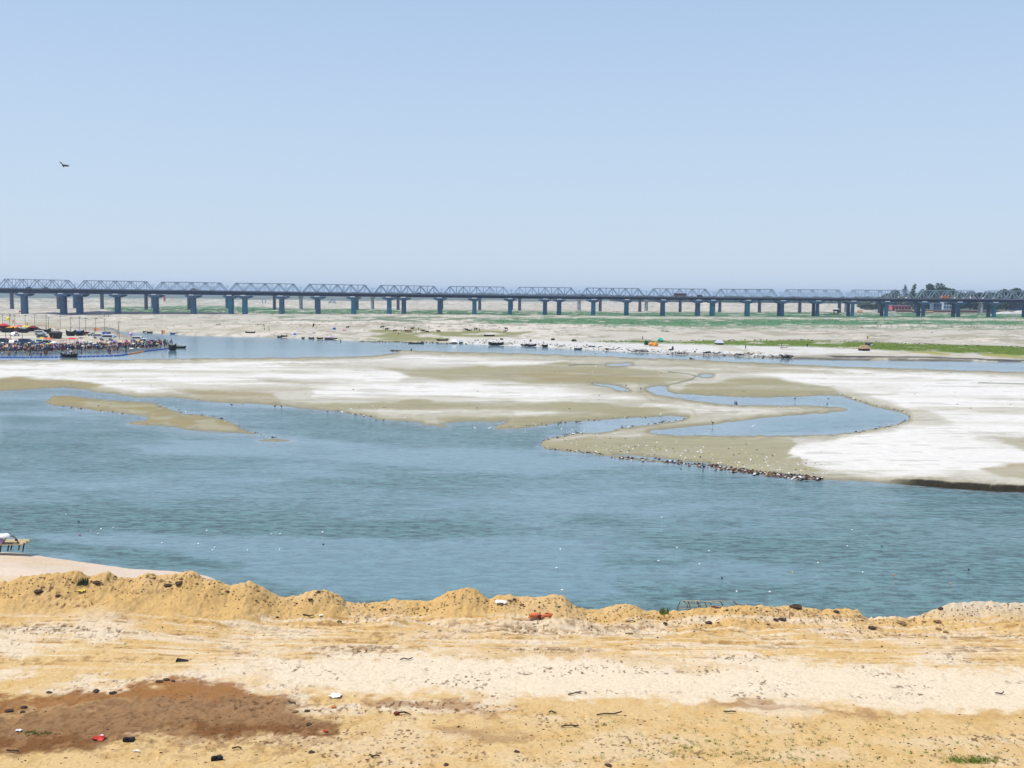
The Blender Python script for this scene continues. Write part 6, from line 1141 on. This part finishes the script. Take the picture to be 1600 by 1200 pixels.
# bamboo frame of a boat behind the ridge, centre right
Zf_ = 62.0; o = empty('boat_frame', at_dist(1110, 975, Zf_), 0, 'open bamboo canopy frame of a boat showing behind the ridge', 'boat frame'); O_ = -Vector(o.location)
def P3(x, y, dz=0): return Vector(at_dist(x, y, Zf_ + dz)) + O_
q = MB(); q.path([P3(1066, 938.5), P3(1085, 938.8), P3(1105, 940.5), P3(1125, 942)], .035, 6); q.path([P3(1120, 938.5, 1.6), P3(1145, 941, 1.6), P3(1165, 946, 1.6)], .03, 6); q.path([P3(1068, 941, 1.6), P3(1100, 940.5, 1.6), P3(1122, 938.5, 1.6)], .028, 6); q.build('top_rail', M['bamboo'], o)
q = MB(); q.path([P3(1060, 943.5), P3(1100, 945.5), P3(1142, 947.5)], .022, 5); q.path([P3(1058, 950.3), P3(1100, 951.5), P3(1150, 953)], .022, 5); q.path([P3(1062, 947, 1.6), P3(1130, 948, 1.6)], .02, 5); q.build('side_rail', M['bamboo'], o)
for x in (1059, 1078, 1092, 1104, 1130):
    q = MB(); q.path([P3(x + (4 if x < 1065 else -3), 939.5 if x < 1110 else 941), P3(x, 948), P3(x - 1 if x < 1065 else x + 1, 960)], .026, 6); q.build('post', M['bamboo_dark'], o)
q = MB(); [q.path([P3(x, 939.5), P3(x + 5, 944, .8), P3(x + 8, 952, 1.6)], .024, 5) for x in (1068, 1088, 1106, 1124, 1146)]; q.build('hoop', M['bamboo_dark'], o)
q = MB(); q.blob(P3(1117, 950), (.35, .2, .1), jit=.3); q.build('cloth_roll', M['clay_in'], o)
p = Vector(at_dist(1115, 985, Zf_)); q = MB(); hu = link('hull', HULL, o, p + O_ + Vector((0, .8, 0))); hu.location.z = O_.z - .25; hu.location.x += 1.2; hu.scale = (4.6, 1.6, .42)
p = Vector(at_dist(1174, 953, 60)); q = MB(); q.tube((0, 0, -1), (0, 0, .12), .05); tag(q.build('stake', M['wood_dark'], None, p), 'short dark stake tip just right of the bamboo frame', 'stake')
# boat with plank deck and arched hoop at the left edge
Zl = 74.6; o = empty('landing_stage', at_dist(0, 865, Zl), 0, 'bamboo landing stage with an arched hoop and white cloth at the left edge', 'landing stage'); O_ = -Vector(o.location)
def P4(x, y, dz=0): return Vector(at_dist(x, y, Zl + dz)) + O_
q = MB(); a_, b_ = P4(-60, 850.5), P4(35.5, 850.5); [q.tube(a_ + Vector((0, i * .16, random.uniform(-.03, .03))), b_ + Vector((random.uniform(-.1, .1), i * .16, random.uniform(-.03, .03))), .085, n=6) for i in range(9)]; q.build('deck', M['bamboo'], o)
q = MB(); q.path([P4(5, 848.5), P4(9, 841), P4(13.5, 837.5), P4(20, 837.5), P4(25.5, 842), P4(29, 848.5)], .045, 6); q.build('hoop', M['bamboo_dark'], o)
q = MB(); q.tube(P4(-50, 848.2), P4(30, 848.3), .05, n=6); q.build('rail', M['wood_dark'], o)
for x, y1 in ((13, 860), (30, 858.5), (36.5, 861), (18, 858), (1, 862), (-14, 862)):
    q = MB(); q.tube(P4(x + 1, 849), P4(x - 1, y1 + 1), .06, .05); q.build('post', M['wood_dark'], o)
q = MB(); [q.blob(P4(x, y), (.42, .3, .17), jit=.3) for x, y in ((-6, 838), (2, 837.5), (8, 837), (-14, 839))]; c_ = q.build('cloth', M['cloth'], o); c_.color = (.8, .8, .82, 1)
q = MB(); q.blob(P4(0, 846), (.3, .25, .22), jit=.3); q.blob(P4(-9, 845), (.35, .25, .25), jit=.3); c_ = q.build('bundle', M['cloth'], o); c_.color = (.4, .25, .4, 1); q = MB(); q.tube(P4(25.8, 842.2), P4(25, 845), .1, .09); q.build('lantern', M['black'], o)

# ------------------------------------------------------------------ haze: one closed box of thin air round camera and scene
me = MB().box((0, 7200, 24), (18400, 14900, 54)).mesh('haze', M['white']); me.materials.clear()
hz = bpy.data.materials.new('haze_air'); hz.use_nodes = True; n = hz.node_tree; n.nodes.clear(); out = n.nodes.new('ShaderNodeOutputMaterial'); v = n.nodes.new('ShaderNodeVolumePrincipled'); n.links.new(v.outputs[0], out.inputs['Volume'])
v.inputs['Color'].default_value = (.62, .78, 1.0, 1); v.inputs['Density'].default_value = 1.25e-4; v.inputs['Anisotropy'].default_value = .1
me.materials.append(hz); tag(link('haze', me), 'thin pale blue summer haze over the whole floodplain', 'haze', kind='stuff')
